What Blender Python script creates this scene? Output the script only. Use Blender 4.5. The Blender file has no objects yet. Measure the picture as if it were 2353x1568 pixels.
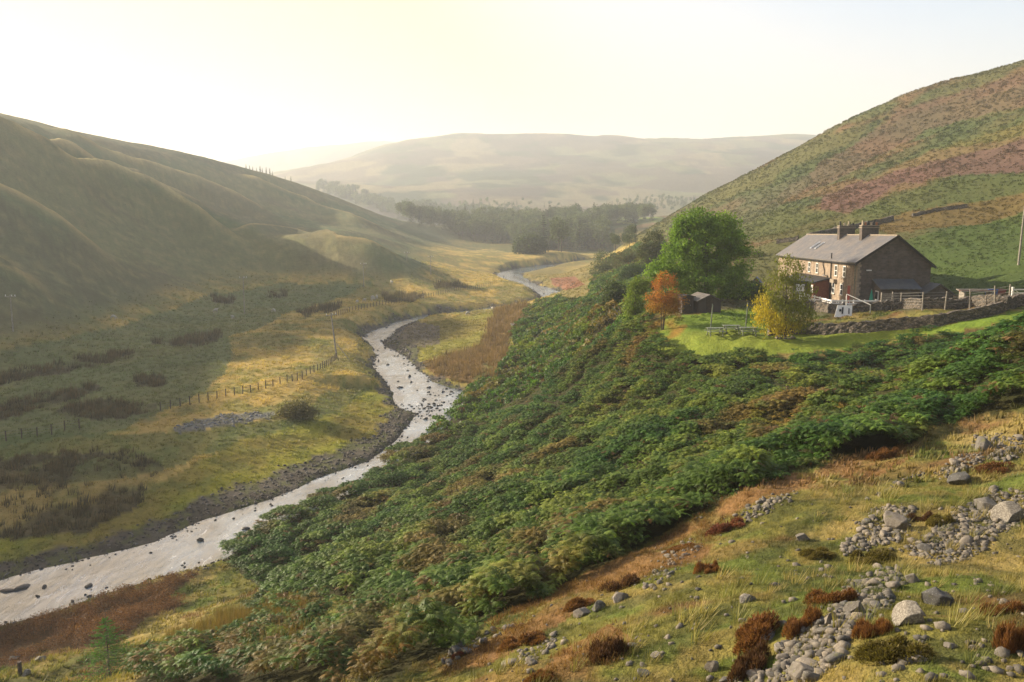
import bpy, math, random
import numpy as np
from mathutils import Vector, Matrix
random.seed(7)
rng = np.random.default_rng(11)
SC = bpy.context.scene
COL = SC.collection

# ------------------------------------------------------------------ camera, sky, sun, exposure
F = 1900.0; CX = 1176.5; CY = 784.0; HOR = 532.0       # in a 2353 x 1568 frame
TH = math.atan((CY - HOR) / F)
cam_d = bpy.data.cameras.new('camera'); cam = bpy.data.objects.new('camera', cam_d); COL.objects.link(cam)
cam_d.sensor_width = 36.0; cam_d.lens = 36.0 * F / 2353.0
cam_d.clip_start = 0.3; cam_d.clip_end = 20000
cam.location = (0, 0, 0); cam.rotation_euler = (math.pi / 2 - TH, 0, 0)
SC.camera = cam

SUN_AZ = math.radians(-66)      # from straight ahead (+y), negative = to the left
SUN_EL = math.radians(19.6)
SUN_E = 5.0
EXPO = 1.55
SKY_CAP = (3.3, 2.35, 1.45); VEIL = (1.2, 3.0)
HAZE = 0.00032; HAZE_G = 0.3; HAZE_C = (0.89, 0.935, 0.98, 1)
world = bpy.data.worlds.new("World"); SC.world = world; world.use_nodes = True
wn = world.node_tree.nodes; wl = world.node_tree.links
sky = wn.new('ShaderNodeTexSky'); sky.sky_type = 'NISHITA'; sky.sun_disc = False
sky.sun_elevation = SUN_EL; sky.sun_rotation = SUN_AZ
sky.air_density = 1.0; sky.dust_density = 4.0; sky.ozone_density = 1.0
cap = wn.new('ShaderNodeMix'); cap.data_type = 'RGBA'   # bright milky veil of high haze round the sun
sepc = wn.new('ShaderNodeSeparateColor'); wl.new(sky.outputs[0], sepc.inputs[0])
mr = wn.new('ShaderNodeMapRange'); mr.interpolation_type = 'SMOOTHSTEP'; mr.inputs[1].default_value = VEIL[0]; mr.inputs[2].default_value = VEIL[1]; wl.new(sepc.outputs[0], mr.inputs[0]); wl.new(mr.outputs[0], cap.inputs[0])
wl.new(sky.outputs[0], cap.inputs[6]); cap.inputs[7].default_value = (SKY_CAP[0], SKY_CAP[1], SKY_CAP[2], 1)
wl.new(cap.outputs[2], wn['Background'].inputs[0]); wn['Background'].inputs[1].default_value = 0.12
sun_d = bpy.data.lights.new('sun', 'SUN'); sun_d.energy = SUN_E; sun_d.angle = math.radians(0.6)
sun_d.color = (1.0, 0.86, 0.66)
sun = bpy.data.objects.new('sun', sun_d); COL.objects.link(sun)
sdir = Vector((math.sin(SUN_AZ) * math.cos(SUN_EL), math.cos(SUN_AZ) * math.cos(SUN_EL), math.sin(SUN_EL)))
sun.rotation_euler = sdir.to_track_quat('Z', 'Y').to_euler()
SC.view_settings.view_transform = 'Standard'; SC.view_settings.look = 'None'
SC.view_settings.exposure = EXPO; SC.view_settings.gamma = 1.0
SC.render.engine = 'CYCLES'
SC.cycles.use_denoising = True
SC.cycles.max_bounces = 6; SC.cycles.diffuse_bounces = 2; SC.cycles.glossy_bounces = 2
SC.cycles.transmission_bounces = 2; SC.cycles.volume_bounces = 1; SC.cycles.transparent_max_bounces = 6

# ------------------------------------------------------------------ helpers
def ray(u, v):
    """pixel -> (azimuth, slope z/r)"""
    a = (u - CX) / F; b = (CY - v) / F
    y = math.cos(TH) + b * math.sin(TH); z = b * math.cos(TH) - math.sin(TH)
    r = math.hypot(a, y)
    return math.atan2(a, y), z / r, y / r

def hash2(ix, iy, seed):
    n = (ix.astype(np.int64) * 374761393 + iy.astype(np.int64) * 668265263 + seed * 1442695041) & 0xffffffff
    n = ((n ^ (n >> 13)) * 1274126177) & 0xffffffff
    n = (n ^ (n >> 16)) & 0xffffffff
    return n / 4294967295.0

def vnoise(x, y, seed=0):
    ix = np.floor(x); iy = np.floor(y); fx = x - ix; fy = y - iy
    fx = fx * fx * (3 - 2 * fx); fy = fy * fy * (3 - 2 * fy)
    a = hash2(ix, iy, seed); b = hash2(ix + 1, iy, seed); c = hash2(ix, iy + 1, seed); d = hash2(ix + 1, iy + 1, seed)
    return (a * (1 - fx) + b * fx) * (1 - fy) + (c * (1 - fx) + d * fx) * fy

def fbm(x, y, seed=0, octv=4, gain=0.5):
    s = 0; a = 1; t = 0
    for k in range(octv):
        s = s + a * vnoise(x * 2 ** k + 17.3 * k, y * 2 ** k - 9.1 * k, seed + k); t += a; a *= gain
    return s / t

def sstep(a, b, x):
    t = np.clip((x - a) / (b - a), 0, 1); return t * t * (3 - 2 * t)

def inpoly(px, py, poly):
    ins = np.zeros(px.shape, bool); n = len(poly)
    for i in range(n):
        x1, y1 = poly[i]; x2, y2 = poly[(i + 1) % n]
        if y1 == y2: continue
        c = ((y1 > py) != (y2 > py)) & (px < (x2 - x1) * (py - y1) / (y2 - y1) + x1)
        ins ^= c
    return ins

def polydist(px, py, pts, closed=False):
    d = np.full(px.shape, 1e9); n = len(pts)
    for i in range(n if closed else n - 1):
        x1, y1 = pts[i][:2]; x2, y2 = pts[(i + 1) % n][:2]
        dx, dy = x2 - x1, y2 - y1; L = dx * dx + dy * dy + 1e-9
        t = np.clip(((px - x1) * dx + (py - y1) * dy) / L, 0, 1)
        d = np.minimum(d, (px - x1 - t * dx) ** 2 + (py - y1 - t * dy) ** 2)
    return np.sqrt(d)

# ------------------------------------------------------------------ the lie of the land
def zw(y):                                             # water level up the valley
    yy = np.clip(y, 10, None)
    return -28.5 + 0.034 * np.where(yy < 430, yy, 430 + (yy - 430) * 0.5 / (1 + (yy - 430) / 900))

def floor_pt(u, v, h=0.0):
    az, s, cy = ray(u, v); t = -s / cy
    y = (28.5 - h) / (t + 0.034)
    return y * math.tan(az), y

RIV_L = [(-260,1395),(-120,1362),(0,1333),(86,1308),(170,1290),(250,1272),(358,1247),(465,1197),(609,1150),(716,1104),(842,1057),(905,1010),(935,975),
  (950,950),(905,935),(894,914),(889,891),(877,864),(862,844),(862,818),(853,797),(828,777),(848,762),(895,744),(953,727),(1041,718),(1114,709),(1180,700),(1252,690),(1217,663),(1186,653),(1156,638),(1144,630),
  (1182,617),(1232,611),(1290,604),(1350,598),(1450,588),(1600,582)]
RIV_R = [(1600,586),(1450,593),(1350,603),(1290,609),(1240,618),(1196,628),(1194,637),(1232,654),(1291,670),(1300,682),(1262,697),(1180,707),(1114,716),(1041,727),(983,733),(938,747),(906,762),(884,785),
  (890,800),(918,814),(942,835),(968,858),(991,879),(1030,891),(1085,899),(1068,935),(1045,965),(1012,1000),(950,1054),(885,1085),(825,1130),(720,1178),(648,1203),(597,1239),(525,1284),(468,1306),(368,1329),(258,1361),(187,1386),(125,1411),(70,1424),(0,1440),(-120,1475),(-260,1530)]
RIVER = [floor_pt(u, v) for u, v in RIV_L + RIV_R]

CP = []                                                # (az, r, h)
def cp_y(u, v, y):
    az, s, cy = ray(u, v); r = y / math.cos(az); CP.append((az, r, s * r - zw(np.array(y)).item()))
def cp_h(u, v, h):
    x, y = floor_pt(u, v, h); CP.append((math.atan2(x, y), math.hypot(x, y), h))
def cp_w(x, y, z):
    CP.append((math.atan2(x, y), math.hypot(x, y), z - zw(np.array(float(y))).item()))
def sil(u, v, y, back=1.4, fall=0.05):
    cp_y(u, v, y)
    az, s, cy = ray(u, v); yb = y * back; r = yb / math.cos(az)
    CP.append((az, r, (s - fall) * r - zw(np.array(yb)).item()))

# valley floor and terraces
for u, v, h in [(0,1250,1.1),(0,1100,1.8),(0,950,2.4),(150,1180,1.2),(200,1000,2.2),(150,880,3),(300,1060,2.0),(350,1150,1.2),(450,1050,1.7),(420,930,2.4),(350,830,3),(600,1000,1.7),(650,900,2.6),
   (560,830,2.8),(480,770,3.4),(800,950,2.0),(760,860,2.8),(700,780,3.0),(650,730,3.2),(800,700,3.2),(700,690,3.4),(780,740,3.0),(870,700,3.0),(950,676,3.0),(1050,662,3.0),(900,665,3.4),(800,668,3.5),
   (1140,646,3.0),(1050,640,3.2),(1000,655,3.2),(1060,610,3.0),(1150,600,3.0),(1250,592,3.0),(1350,584,3.2),(1100,580,3.5),(1200,580,3.4),(1300,578,3.4),
   (940,800,1.0),(1020,770,1.3),(1100,740,1.4),(1000,850,1.0),(1100,850,1.6),(1150,800,1.6),(1130,690,1.2),(1200,680,1.2),(1250,640,1.2),(1320,650,1.8),(1330,620,1.6),(1400,602,2.0),
   (1150,735,2.0),(850,880,2.4),(870,930,1.6),(500,1240,1.0),(700,1060,1.3)]:
    cp_h(u, v, h)
# right bank of the river, the bracken bank, the near rocky slope
for u, v, h in [(0,1460,1.4),(130,1425,1.6),(300,1365,1.5),(480,1312,1.8),(620,1240,1.6),(730,1190,1.6),(900,1090,1.8),(1020,1010,2.0),(1090,920,2.2)]:
    cp_h(u, v, h)
for u, v, y in [(0,1568,40),(250,1568,34),(500,1568,27.5),(900,1568,19.5),(1300,1568,16),(1700,1568,13.8),(2050,1568,12.3),(2353,1568,11.3),
   (250,1480,46),(600,1400,47),(600,1490,34),(1000,1400,31),(800,1300,47),(1300,1400,22.5),(1600,1400,19),(2000,1400,17),(2353,1400,15.5),
   (900,1200,62),(1200,1100,65),(1200,1230,46),(1500,1250,30),(1400,1150,46),(1700,1130,31),(1850,1200,25),(2100,1200,23),(2353,1200,21.5),
   (2050,1040,32),(2353,1050,28.5),(2353,945,35),(2200,980,35),(1500,1050,54),(1500,950,68),(1200,950,93),(1350,900,88),(1700,1000,52),(1700,880,65),(1900,930,52),(2000,870,62),(2200,870,54),(2353,830,56),
   (1250,830,123),(1300,780,130),(1250,750,160),(1300,720,165),(1400,720,125),(1400,780,105),(1420,860,86),(1550,850,77),(1800,830,73),(2050,800,70),(2200,780,68),(2353,752,68),
   (1480,742,90),(1500,800,81),(1650,780,80),(1800,788,77.5),(1600,740,88),(1750,735,90),(1900,765,79),(2000,762,77),(2150,745,75),(2353,705,78),
   (1650,715,97),(1500,705,104),(1420,690,120),(1900,735,88),(2050,722,86),(2200,700,86),(2340,695,86),(2000,711,96),(1850,714,100),
   (2150,682,100),(2353,640,100),(1750,690,112),(1560,690,118),(1850,698,110),
   (1350,690,190),(1380,650,210),(1420,620,235),(1470,590,250),(1480,560,300),(1330,670,215)]:
    cp_y(u, v, y)
# right hill
for u, v, y in [(2353,560,125),(2353,450,158),(2353,330,195),(2353,220,240),(2150,600,128),(2150,480,165),(2150,360,215),(2150,280,262),(1950,560,150),(1950,450,205),(1950,370,260),
   (1750,600,150),(1750,540,190),(1750,470,255),(1600,610,160),(1600,550,225),(1530,580,205)]:
    cp_y(u, v, y)
for u, v, y in [(2353,141,300),(2230,172,302),(2104,207,306),(2028,241,312),(1968,268,318),(1881,316,330),(1776,383,342),(1713,414,348),(1644,440,352),(1577,474,352),(1500,525,348),(1450,552,340)]:
    sil(u, v, y, 1.35, 0.06)
# left hill
for u, v, h in [(0,838,3.5),(130,812,4),(250,772,4),(360,730,4),(450,700,4.2),(560,676,4.4),(660,664,4.5),(800,658,4.4),(900,652,4.2),(985,643,4)]:
    cp_h(u, v, h)
for u, v, y in [(0,700,146),(0,560,174),(0,465,198),(0,400,222),(0,335,255),(200,650,180),(200,540,218),(200,450,256),(200,370,305),(380,620,226),(380,520,275),(380,440,330),(380,385,380),
   (520,620,250),(560,580,275),(560,533,298),(600,500,360),(600,450,430),(700,480,450),(690,538,282),(780,552,277),(866,568,270),(911,592,262),(957,618,255),(690,620,257),(780,610,258),(866,620,254),(690,545,310),(780,560,305),(866,578,300),
   (780,530,360),(800,500,450),(880,545,380),(900,520,480),(960,570,390),(1000,560,460)]:
    cp_y(u, v, y)
for u, v, y in [(-80,238,335),(0,258,345),(91,279,372),(200,307,405),(330,331,440),(450,355,475),(540,377,505),(620,402,535),(700,428,550),(800,464,560),(880,497,565),(960,529,565),(1030,556,560)]:
    sil(u, v, y, 1.4, 0.05)
# far ground, forest shelf, middle hill, far hill
for u, v, y in [(1080,572,520),(1200,572,520),(1350,572,520),(1450,560,520),(1100,540,720),(1250,535,720),(1400,520,780),(1500,510,850),(1550,505,900),(1150,490,950),(1300,480,1000),(1400,497,900),
   (850,470,1050),(750,440,1200),(1000,430,1300),(1200,400,1500),(1500,430,1250),(1700,410,1350),(1400,350,1750),(1000,370,1600),(1200,350,1750),(1650,370,1600),(1850,350,1800),(1600,470,1000),(680,420,1350)]:
    cp_y(u, v, y)
for u, v, y in [(640,398,1700),(760,362,1800),(870,340,1950),(980,320,2050),(1100,306,2100),(1250,301,2100),(1400,308,2100),(1500,318,2100),(1600,326,2100),(1700,322,2150),(1800,317,2200),(1900,318,2200),(2100,312,2200)]:
    sil(u, v, y, 1.25, 0.03)
for u, v, y in [(430,385,3000),(540,375,3000),(700,340,3000),(800,325,3000),(900,319,3000)]:
    cp_y(u, v, y)
# outside the frame
for x, y, z in [(-266,233,63),(-270,209,67.5),(-281,192,71),(-286,178,72),(-240,256,52),(-300,246,60),(-310,222,62),(-320,200,64),(-205,185,34),(-200,215,34),(0,1.5,-1.7),(1.5,0,-1.0),(-1.5,0,-2.3),(0,-1.5,-1.2),(8,2,-2.2),(2.4,1.8,-2.4),(0,3,-2.9),(-2.4,1.8,-3.0),(0,6,-5.1),(3.5,5,-4.4),(-3.5,5,-5.6),(6,8.5,-5.9),(4,6.5,-5.2),(-8,2,-7),(-8,9,-9.5),(-20,10,-17),(-32,15,-23),(-45,20,-26.2),(-50,40,-25.8),(-60,60,-24.8),(-75,90,-23),(-80,20,-25),(-100,60,-23),
   (-125,95,-17),(-135,40,-18),(-200,60,10),(-170,130,14),(-270,100,60),(-350,180,62),(-300,0,48),(-230,-60,20),(-130,-40,-22),(-60,-40,-24),(-20,-30,-14),(0,-20,0),(10,-30,6),(40,0,16),(80,0,34),(60,30,8),(90,60,12),(120,90,30),
   (160,0,66),(200,100,72),(0,-100,10),(100,-100,50),(-100,-150,-22),(-300,-200,30),(0,-400,20),(400,0,110),(-500,0,60),(-600,300,60),(-1500,0,60),(-1500,1500,90),(1500,0,150),(1200,1500,160),(600,400,120),
   (0,-3000,60),(-3000,0,60),(3000,0,60),(2500,2500,100),(-2500,2500,100),(-2400,-2400,60),(2400,-2400,60),(0,3600,60),(36,22,4),(26,9,1),(16,9,-4.6),(11,8,-5.2),(35,50,-3.5),(60,75,-4)]:
    cp_w(x, y, z)

cp = np.array(CP); Lc = np.log(cp[:, 1]); Ac = cp[:, 0]
def base_z(r, y):
    g = sstep(math.log(15), math.log(80), np.log(r)); return g * zw(y) + (1 - g) * (-1.65)
_yc = cp[:, 1] * np.cos(Ac)
Hc = (cp[:, 2] + zw(_yc) - base_z(cp[:, 1], _yc)) / cp[:, 1]
def _k(d2): return 0.5 * d2 * np.log(d2 + 1e-12)
N = len(cp)
K = _k((Lc[:, None] - Lc) ** 2 + (Ac[:, None] - Ac) ** 2) + np.eye(N) * 0.0006
P = np.stack([np.ones(N), Lc, Ac], 1)
M_ = np.block([[K, P], [P.T, np.zeros((3, 3))]])
sol = np.linalg.solve(M_, np.concatenate([Hc, np.zeros(3)]))
def tps(L, A):
    out = np.empty(L.shape)
    Lf, Af, of = L.ravel(), A.ravel(), out.ravel()
    for i in range(0, Lf.size, 40000):
        l, a = Lf[i:i + 40000], Af[i:i + 40000]
        of[i:i + 40000] = _k((l[:, None] - Lc) ** 2 + (a[:, None] - Ac) ** 2) @ sol[:N] + sol[N] + sol[N + 1] * l + sol[N + 2] * a
    return out

FINE = math.radians(39)
az_in = np.arange(-FINE, FINE + 1e-6, math.radians(0.1))
n_out = 120
az_out = FINE + (2 * math.pi - 2 * FINE) * np.arange(1, n_out) / n_out
AZ = np.concatenate([az_in, az_out])                    # goes past pi; fine
NI = len(az_in)
R = np.exp(np.arange(math.log(1.2), math.log(3700), 0.0095))
NR = len(R); NA = len(AZ); DL = 0.0095; L0 = math.log(1.2); DA = math.radians(0.1)
AZw = (AZ + math.pi) % (2 * math.pi) - math.pi
# TPS on a coarse lattice then linear refinement would blur; evaluate on every second node and interpolate
Ls = np.log(R); 
Lc2 = Ls[::3]; Lc2 = np.append(Lc2, Ls[-1] + 0.02) if Lc2[-1] < Ls[-1] else Lc2
az_c = np.concatenate([az_in[::5], AZw[NI:]]); az_c_in = az_in[::5]
G = tps(np.repeat(Lc2[:, None], len(az_c), 1), np.repeat(az_c[None], len(Lc2), 0))
G1 = np.empty((NR, len(az_c)))
for j in range(len(az_c)): G1[:, j] = np.interp(Ls, Lc2, G[:, j])
Hs = np.empty((NR, NA))
for i in range(NR):
    Hs[i, :NI] = np.interp(az_in, az_c_in, G1[i, :len(az_c_in)]); Hs[i, NI:] = G1[i, len(az_c_in):]
RR = np.repeat(R[:, None], NA, 1); AA = np.repeat(AZw[None], NR, 0)
X = RR * np.sin(AA); Y = RR * np.cos(AA)
H = Hs * RR + base_z(RR, Y) - zw(Y)
H0 = H.copy()
# ridges and gullies of the left hill, traced as lines on the slope
def col_hit(u, v, Z, rmin=5):
    az, s, cy = ray(u, v)
    j = int(round((az + FINE) / DA)); j = min(max(j, 0), NI - 1)
    zz = Z[:, j] / R; i0 = int((math.log(rmin) - L0) / DL)
    k = np.nonzero(zz[i0:] >= s)[0]
    if len(k) == 0: return None
    i = i0 + k[0]
    a = zz[i - 1]; b = zz[i]; f = 0 if b == a else (s - a) / (b - a)
    r = R[i - 1] + (R[i] - R[i - 1]) * min(max(f, 0), 1)
    return r * math.sin(az), r * math.cos(az), s * r
Zb = zw(Y) + H
def line_on(pts, rmin=60):
    out = []
    for u, v in pts:
        h = col_hit(u, v, Zb, rmin)
        if h: out.append(h)
    return out
crest_lit = np.zeros_like(H)
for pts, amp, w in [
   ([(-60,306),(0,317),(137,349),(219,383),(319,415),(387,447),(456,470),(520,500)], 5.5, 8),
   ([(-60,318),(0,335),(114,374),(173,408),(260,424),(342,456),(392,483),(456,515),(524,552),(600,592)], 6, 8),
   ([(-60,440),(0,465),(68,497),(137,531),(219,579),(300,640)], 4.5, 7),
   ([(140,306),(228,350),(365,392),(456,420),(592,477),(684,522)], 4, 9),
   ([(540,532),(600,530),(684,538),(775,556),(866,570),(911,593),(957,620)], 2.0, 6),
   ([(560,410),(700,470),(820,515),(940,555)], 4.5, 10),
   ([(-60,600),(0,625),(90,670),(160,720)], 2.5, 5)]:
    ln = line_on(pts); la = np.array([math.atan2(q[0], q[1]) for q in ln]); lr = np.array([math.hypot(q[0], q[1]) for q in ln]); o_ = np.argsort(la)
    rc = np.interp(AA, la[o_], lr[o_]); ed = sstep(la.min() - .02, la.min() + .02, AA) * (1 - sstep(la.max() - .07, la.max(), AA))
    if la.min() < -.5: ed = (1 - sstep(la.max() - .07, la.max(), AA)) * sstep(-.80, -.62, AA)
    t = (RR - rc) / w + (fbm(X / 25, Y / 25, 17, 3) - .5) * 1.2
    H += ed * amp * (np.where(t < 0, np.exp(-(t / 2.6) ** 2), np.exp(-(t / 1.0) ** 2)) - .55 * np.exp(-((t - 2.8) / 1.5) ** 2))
    crest_lit = np.maximum(crest_lit, ed * np.exp(-((t - .1) / np.where(t < 0, .55, 1.3)) ** 2))
hill = sstep(4.6, 9, H0)
vis = (RR > 25)
n1 = fbm(X / 60, Y / 60, 3, 4) - 0.5; n2 = fbm(X / 14, Y / 14, 5, 4) - 0.5; n3 = fbm(X / 3.2, Y / 3.2, 8, 3) - 0.5
far = sstep(600, 1500, RR)
H += hill * (n1 * 3 * sstep(60, 250, RR) + n2 * 1.0) + far * ((fbm(X / 300, Y / 300, 21, 5) - 0.5) * 42) * sstep(4, 40, H0)
near = 1 - sstep(70, 160, RR)
H += n2 * 1.3 * near * sstep(1.8, 5, H0) + n3 * (0.28 + 0.5 * near) * sstep(0.6, 1.6, H0)
# river channel
ins = inpoly(X, Y, RIVER); near_r = (RR < 1500)
dr = polydist(X, Y, RIVER, True); SD = np.where(ins, -dr, dr)
rn = (fbm(X / 5, Y / 5, 31, 3) - 0.5) * 2.2 * np.clip(RR / 120, 0.5, 2.0)
lw = sstep(math.radians(2), math.radians(-4), AA) * (RR < 125)      # gentler shingle beach on the near left
t_ = SD + rn * 0.5
ramp = sstep(-1.8, 5.0, t_) * (1 - lw) + lw * (0.34 * sstep(-1.4, 0.5, t_) + 0.10 * np.clip(t_ / 6, 0, 1) + 0.56 * sstep(4, 16, t_))
H = np.maximum(H, 0.5)
H = np.where(SD < 40, -0.35 + (H + 0.35) * ramp, H)
Z = zw(Y) + H
U = CX + F * X / np.maximum(Y * math.cos(TH) - Z * math.sin(TH), 0.5) 
V = CY - F * (Z * math.cos(TH) + Y * math.sin(TH)) / np.maximum(Y * math.cos(TH) - Z * math.sin(TH), 0.5)
def hit(u, v, rmin=5): return col_hit(u, v, Z, rmin)
def gidx(x, y):
    r = np.hypot(x, y); a = np.arctan2(x, y)
    fi = (np.log(np.maximum(r, 1.3)) - L0) / DL
    fj = np.where(np.abs(a) <= FINE, (a + FINE) / DA, NI - 1 + ((a - FINE) % (2 * math.pi)) / ((2 * math.pi - 2 * FINE) / n_out))
    return np.clip(fi, 0, NR - 1.001), np.clip(fj, 0, NA - 1.001)
def sample(Arr, x, y):
    x = np.asarray(x, float); y = np.asarray(y, float)
    fi, fj = gidx(x, y); i = fi.astype(int); j = fj.astype(int); a = fi - i; b = fj - j
    return (Arr[i, j] * (1 - a) + Arr[i + 1, j] * a) * (1 - b) + (Arr[i, j + 1] * (1 - a) + Arr[i + 1, j + 1] * a) * b
def gz(x, y): return float(sample(Z, x, y))

# ------------------------------------------------------------------ tagging and materials
def tag(o, label=None, cat=None, group=None, kind=None):
    if label: o['label'] = label
    if cat: o['category'] = cat
    if group: o['group'] = group
    if kind: o['kind'] = kind
    return o
def empty(name, loc, label, cat, group=None, rz=0):
    o = bpy.data.objects.new(name, None); COL.objects.link(o); o.location = loc; o.rotation_euler = (0, 0, rz)
    o.empty_display_size = 0.2
    return tag(o, label, cat, group)
def new_mat(name):
    m = bpy.data.materials.new(name); m.use_nodes = True; nt = m.node_tree; nt.nodes.clear()
    return m, nt
def N(nt, t, **kw):
    n = nt.nodes.new(t)
    for k, v in kw.items():
        if k.startswith('i_'): n.inputs[k[2:].replace('_', ' ')].default_value = v
        else: setattr(n, k, v)
    return n
def lk(nt, a, b): nt.links.new(a, b)
def mixc(nt, fac, a, b, mode='MIX'):
    n = nt.nodes.new('ShaderNodeMix'); n.data_type = 'RGBA'; n.blend_type = mode
    for s, v in ((n.inputs[0], fac), (n.inputs[6], a), (n.inputs[7], b)):
        if hasattr(v, 'links'): lk(nt, v, s)
        elif v is not None: s.default_value = v if not isinstance(v, tuple) or len(v) == 4 else (*v, 1)
    return n.outputs[2]
def noise(nt, scale, detail=4, rough=0.6, vec=None, dist=0):
    n = N(nt, 'ShaderNodeTexNoise'); n.inputs['Scale'].default_value = scale; n.inputs['Detail'].default_value = detail
    n.inputs['Roughness'].default_value = rough; n.inputs['Distortion'].default_value = dist
    if vec is not None: lk(nt, vec, n.inputs['Vector'])
    return n.outputs['Fac']
def rampv(nt, fac, a, b, lo=0.0, hi=1.0):
    n = N(nt, 'ShaderNodeMapRange'); n.inputs[1].default_value = a; n.inputs[2].default_value = b
    n.inputs[3].default_value = lo; n.inputs[4].default_value = hi; lk(nt, fac, n.inputs[0]); return n.outputs[0]
def geo_pos(nt): return N(nt, 'ShaderNodeNewGeometry').outputs['Position']
def finish(nt, col, rough=0.8, spec=0.3, bump=None, bdist=0.02, bstr=0.6, metal=0.0):
    p = N(nt, 'ShaderNodeBsdfPrincipled'); o = N(nt, 'ShaderNodeOutputMaterial')
    if hasattr(col, 'links'): lk(nt, col, p.inputs['Base Color'])
    else: p.inputs['Base Color'].default_value = (*col, 1)
    if hasattr(rough, 'links'): lk(nt, rough, p.inputs['Roughness'])
    else: p.inputs['Roughness'].default_value = rough
    p.inputs['Specular IOR Level'].default_value = spec; p.inputs['Metallic'].default_value = metal
    if bump is not None:
        b = N(nt, 'ShaderNodeBump'); b.inputs['Distance'].default_value = bdist; b.inputs['Strength'].default_value = bstr
        lk(nt, bump, b.inputs['Height']); lk(nt, b.outputs[0], p.inputs['Normal'])
    lk(nt, p.outputs[0], o.inputs[0]); return p
def simple(name, col, rough=0.75, var=0.25, scale=6.0, bdist=0.01, spec=0.3, col2=None, metal=0.0):
    m, nt = new_mat(name); v = N(nt, 'ShaderNodeTexCoord').outputs['Object']
    n = noise(nt, scale, 5, 0.65, v); n2 = noise(nt, scale * 6, 3, 0.6, v)
    c2 = col2 or tuple(c * (1 - var) for c in col); c1 = tuple(min(1, c * (1 + var * 0.6)) for c in col)
    c = mixc(nt, rampv(nt, n, 0.35, 0.65), c1, c2); c = mixc(nt, rampv(nt, n2, 0.4, 0.75, 0, 0.5), c, tuple(x * 0.6 for x in c2))
    finish(nt, c, rough, spec, n2, bdist, 0.7, metal); return m
def attr_leaf(name, trans=0.35, rough=0.5, spec=0.35, var=0.25, scale=0.6):
    m, nt = new_mat(name)
    a = N(nt, 'ShaderNodeAttribute', attribute_name='col').outputs['Color']
    n = noise(nt, scale, 3, 0.6, geo_pos(nt))
    c = mixc(nt, rampv(nt, n, 0.3, 0.7, 0, 1), a, mixc(nt, 1.0, a, (1 - var, 1 - var * 0.8, 1 - var, 1), 'MULTIPLY'))
    p = N(nt, 'ShaderNodeBsdfPrincipled'); p.inputs['Roughness'].default_value = rough; p.inputs['Specular IOR Level'].default_value = spec
    lk(nt, c, p.inputs['Base Color'])
    t = N(nt, 'ShaderNodeBsdfTranslucent'); c2 = mixc(nt, 1.0, c, (1.25, 1.35, 0.7, 1), 'MULTIPLY'); lk(nt, c2, t.inputs[0])
    mx = N(nt, 'ShaderNodeMixShader'); mx.inputs[0].default_value = trans
    lk(nt, p.outputs[0], mx.inputs[1]); lk(nt, t.outputs[0], mx.inputs[2])
    o = N(nt, 'ShaderNodeOutputMaterial'); lk(nt, mx.outputs[0], o.inputs[0]); return m
M_LEAF = attr_leaf('leaf', 0.35, 0.6, 0.15); M_FERN = attr_leaf('fern_frond', 0.33, 0.55, 0.2); M_GRASS = attr_leaf('grass_blade', 0.3, 0.6, 0.25)
M_BARK = simple('bark', (0.09, 0.07, 0.05), 0.9, 0.4, 5)

# ------------------------------------------------------------------ ground cover painted as zones of surface colour, some with sun and shade painted in
JU = U + (fbm(X / 6 * 60 / (RR + 20), Y / 6 * 60 / (RR + 20), 41, 4) - 0.5) * 46
JV = V + (fbm(X / 6 * 60 / (RR + 20), Y / 6 * 60 / (RR + 20), 47, 4) - 0.5) * 26
_jf = vnoise(X * 30 / (RR + 20) * 3, Y * 30 / (RR + 20) * 3, 43) - .5; JU = JU + _jf * 22; JV = JV + (vnoise(X * 30 / (RR + 20) * 3, Y * 30 / (RR + 20) * 3, 44) - .5) * 9
infr = (Y > 1) & (np.abs(AA) < 1.2)
def zone(poly, rmin=0, rmax=1e9, jit=True):
    u, v = (JU, JV) if jit else (U, V)
    m = inpoly(u, v, poly) & infr & (RR >= rmin) & (RR <= rmax); return m.astype(float)
lognoise = lambda k, s: fbm(np.log(RR) * k, AA * k, s, 4)
C = np.zeros((NR, NA, 3)); 
def mixto(mask, c):
    global C
    C = C * (1 - mask[..., None]) + np.array(c) * mask[..., None]
nA = fbm(X / 9, Y / 9, 51, 5); nB = fbm(X / 2.2, Y / 2.2, 57, 4); nC = fbm(X / 35, Y / 35, 59, 4); nD = fbm(X / 0.6, Y / 0.6, 63, 3)
straw = (0.47, 0.32, 0.10); dstraw = (0.25, 0.20, 0.07); green = (0.13, 0.15, 0.035); ygreen = (0.26, 0.24, 0.03); dgreen = (0.055, 0.075, 0.022)
C[:] = dstraw
mixto(sstep(0.42, 0.6, nA), straw); mixto(sstep(0.5, 0.7, nB) * 0.6, green)
lefth = (AA < 0.0) & (RR < 1500)
lh = hill * lefth
mixto(lh, (0.155, 0.150, 0.066)); mixto(lh * sstep(0.45, 0.62, fbm(X / 45, Y / 45, 71, 4)), (0.10, 0.125, 0.055)); mixto(lh * sstep(0.5, 0.66, fbm(X / 30, Y / 30, 73, 5)) * 0.35, (0.13, 0.085, 0.055))
# crests are drier; the traced bands are painted brighter to look sunlit
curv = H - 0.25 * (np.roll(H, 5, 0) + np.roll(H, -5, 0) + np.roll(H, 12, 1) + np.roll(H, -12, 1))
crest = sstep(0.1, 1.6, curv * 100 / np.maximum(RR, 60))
mixto(lh * crest * 0.3, (0.36, 0.27, 0.12)); mixto(crest_lit * (RR < 900) * .75 * sstep(.25, .45, nA), (0.50, 0.36, 0.15)); mixto(lh * sstep(0.52, 0.7, nB) * 0.4, (0.22, 0.18, 0.08))
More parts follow.
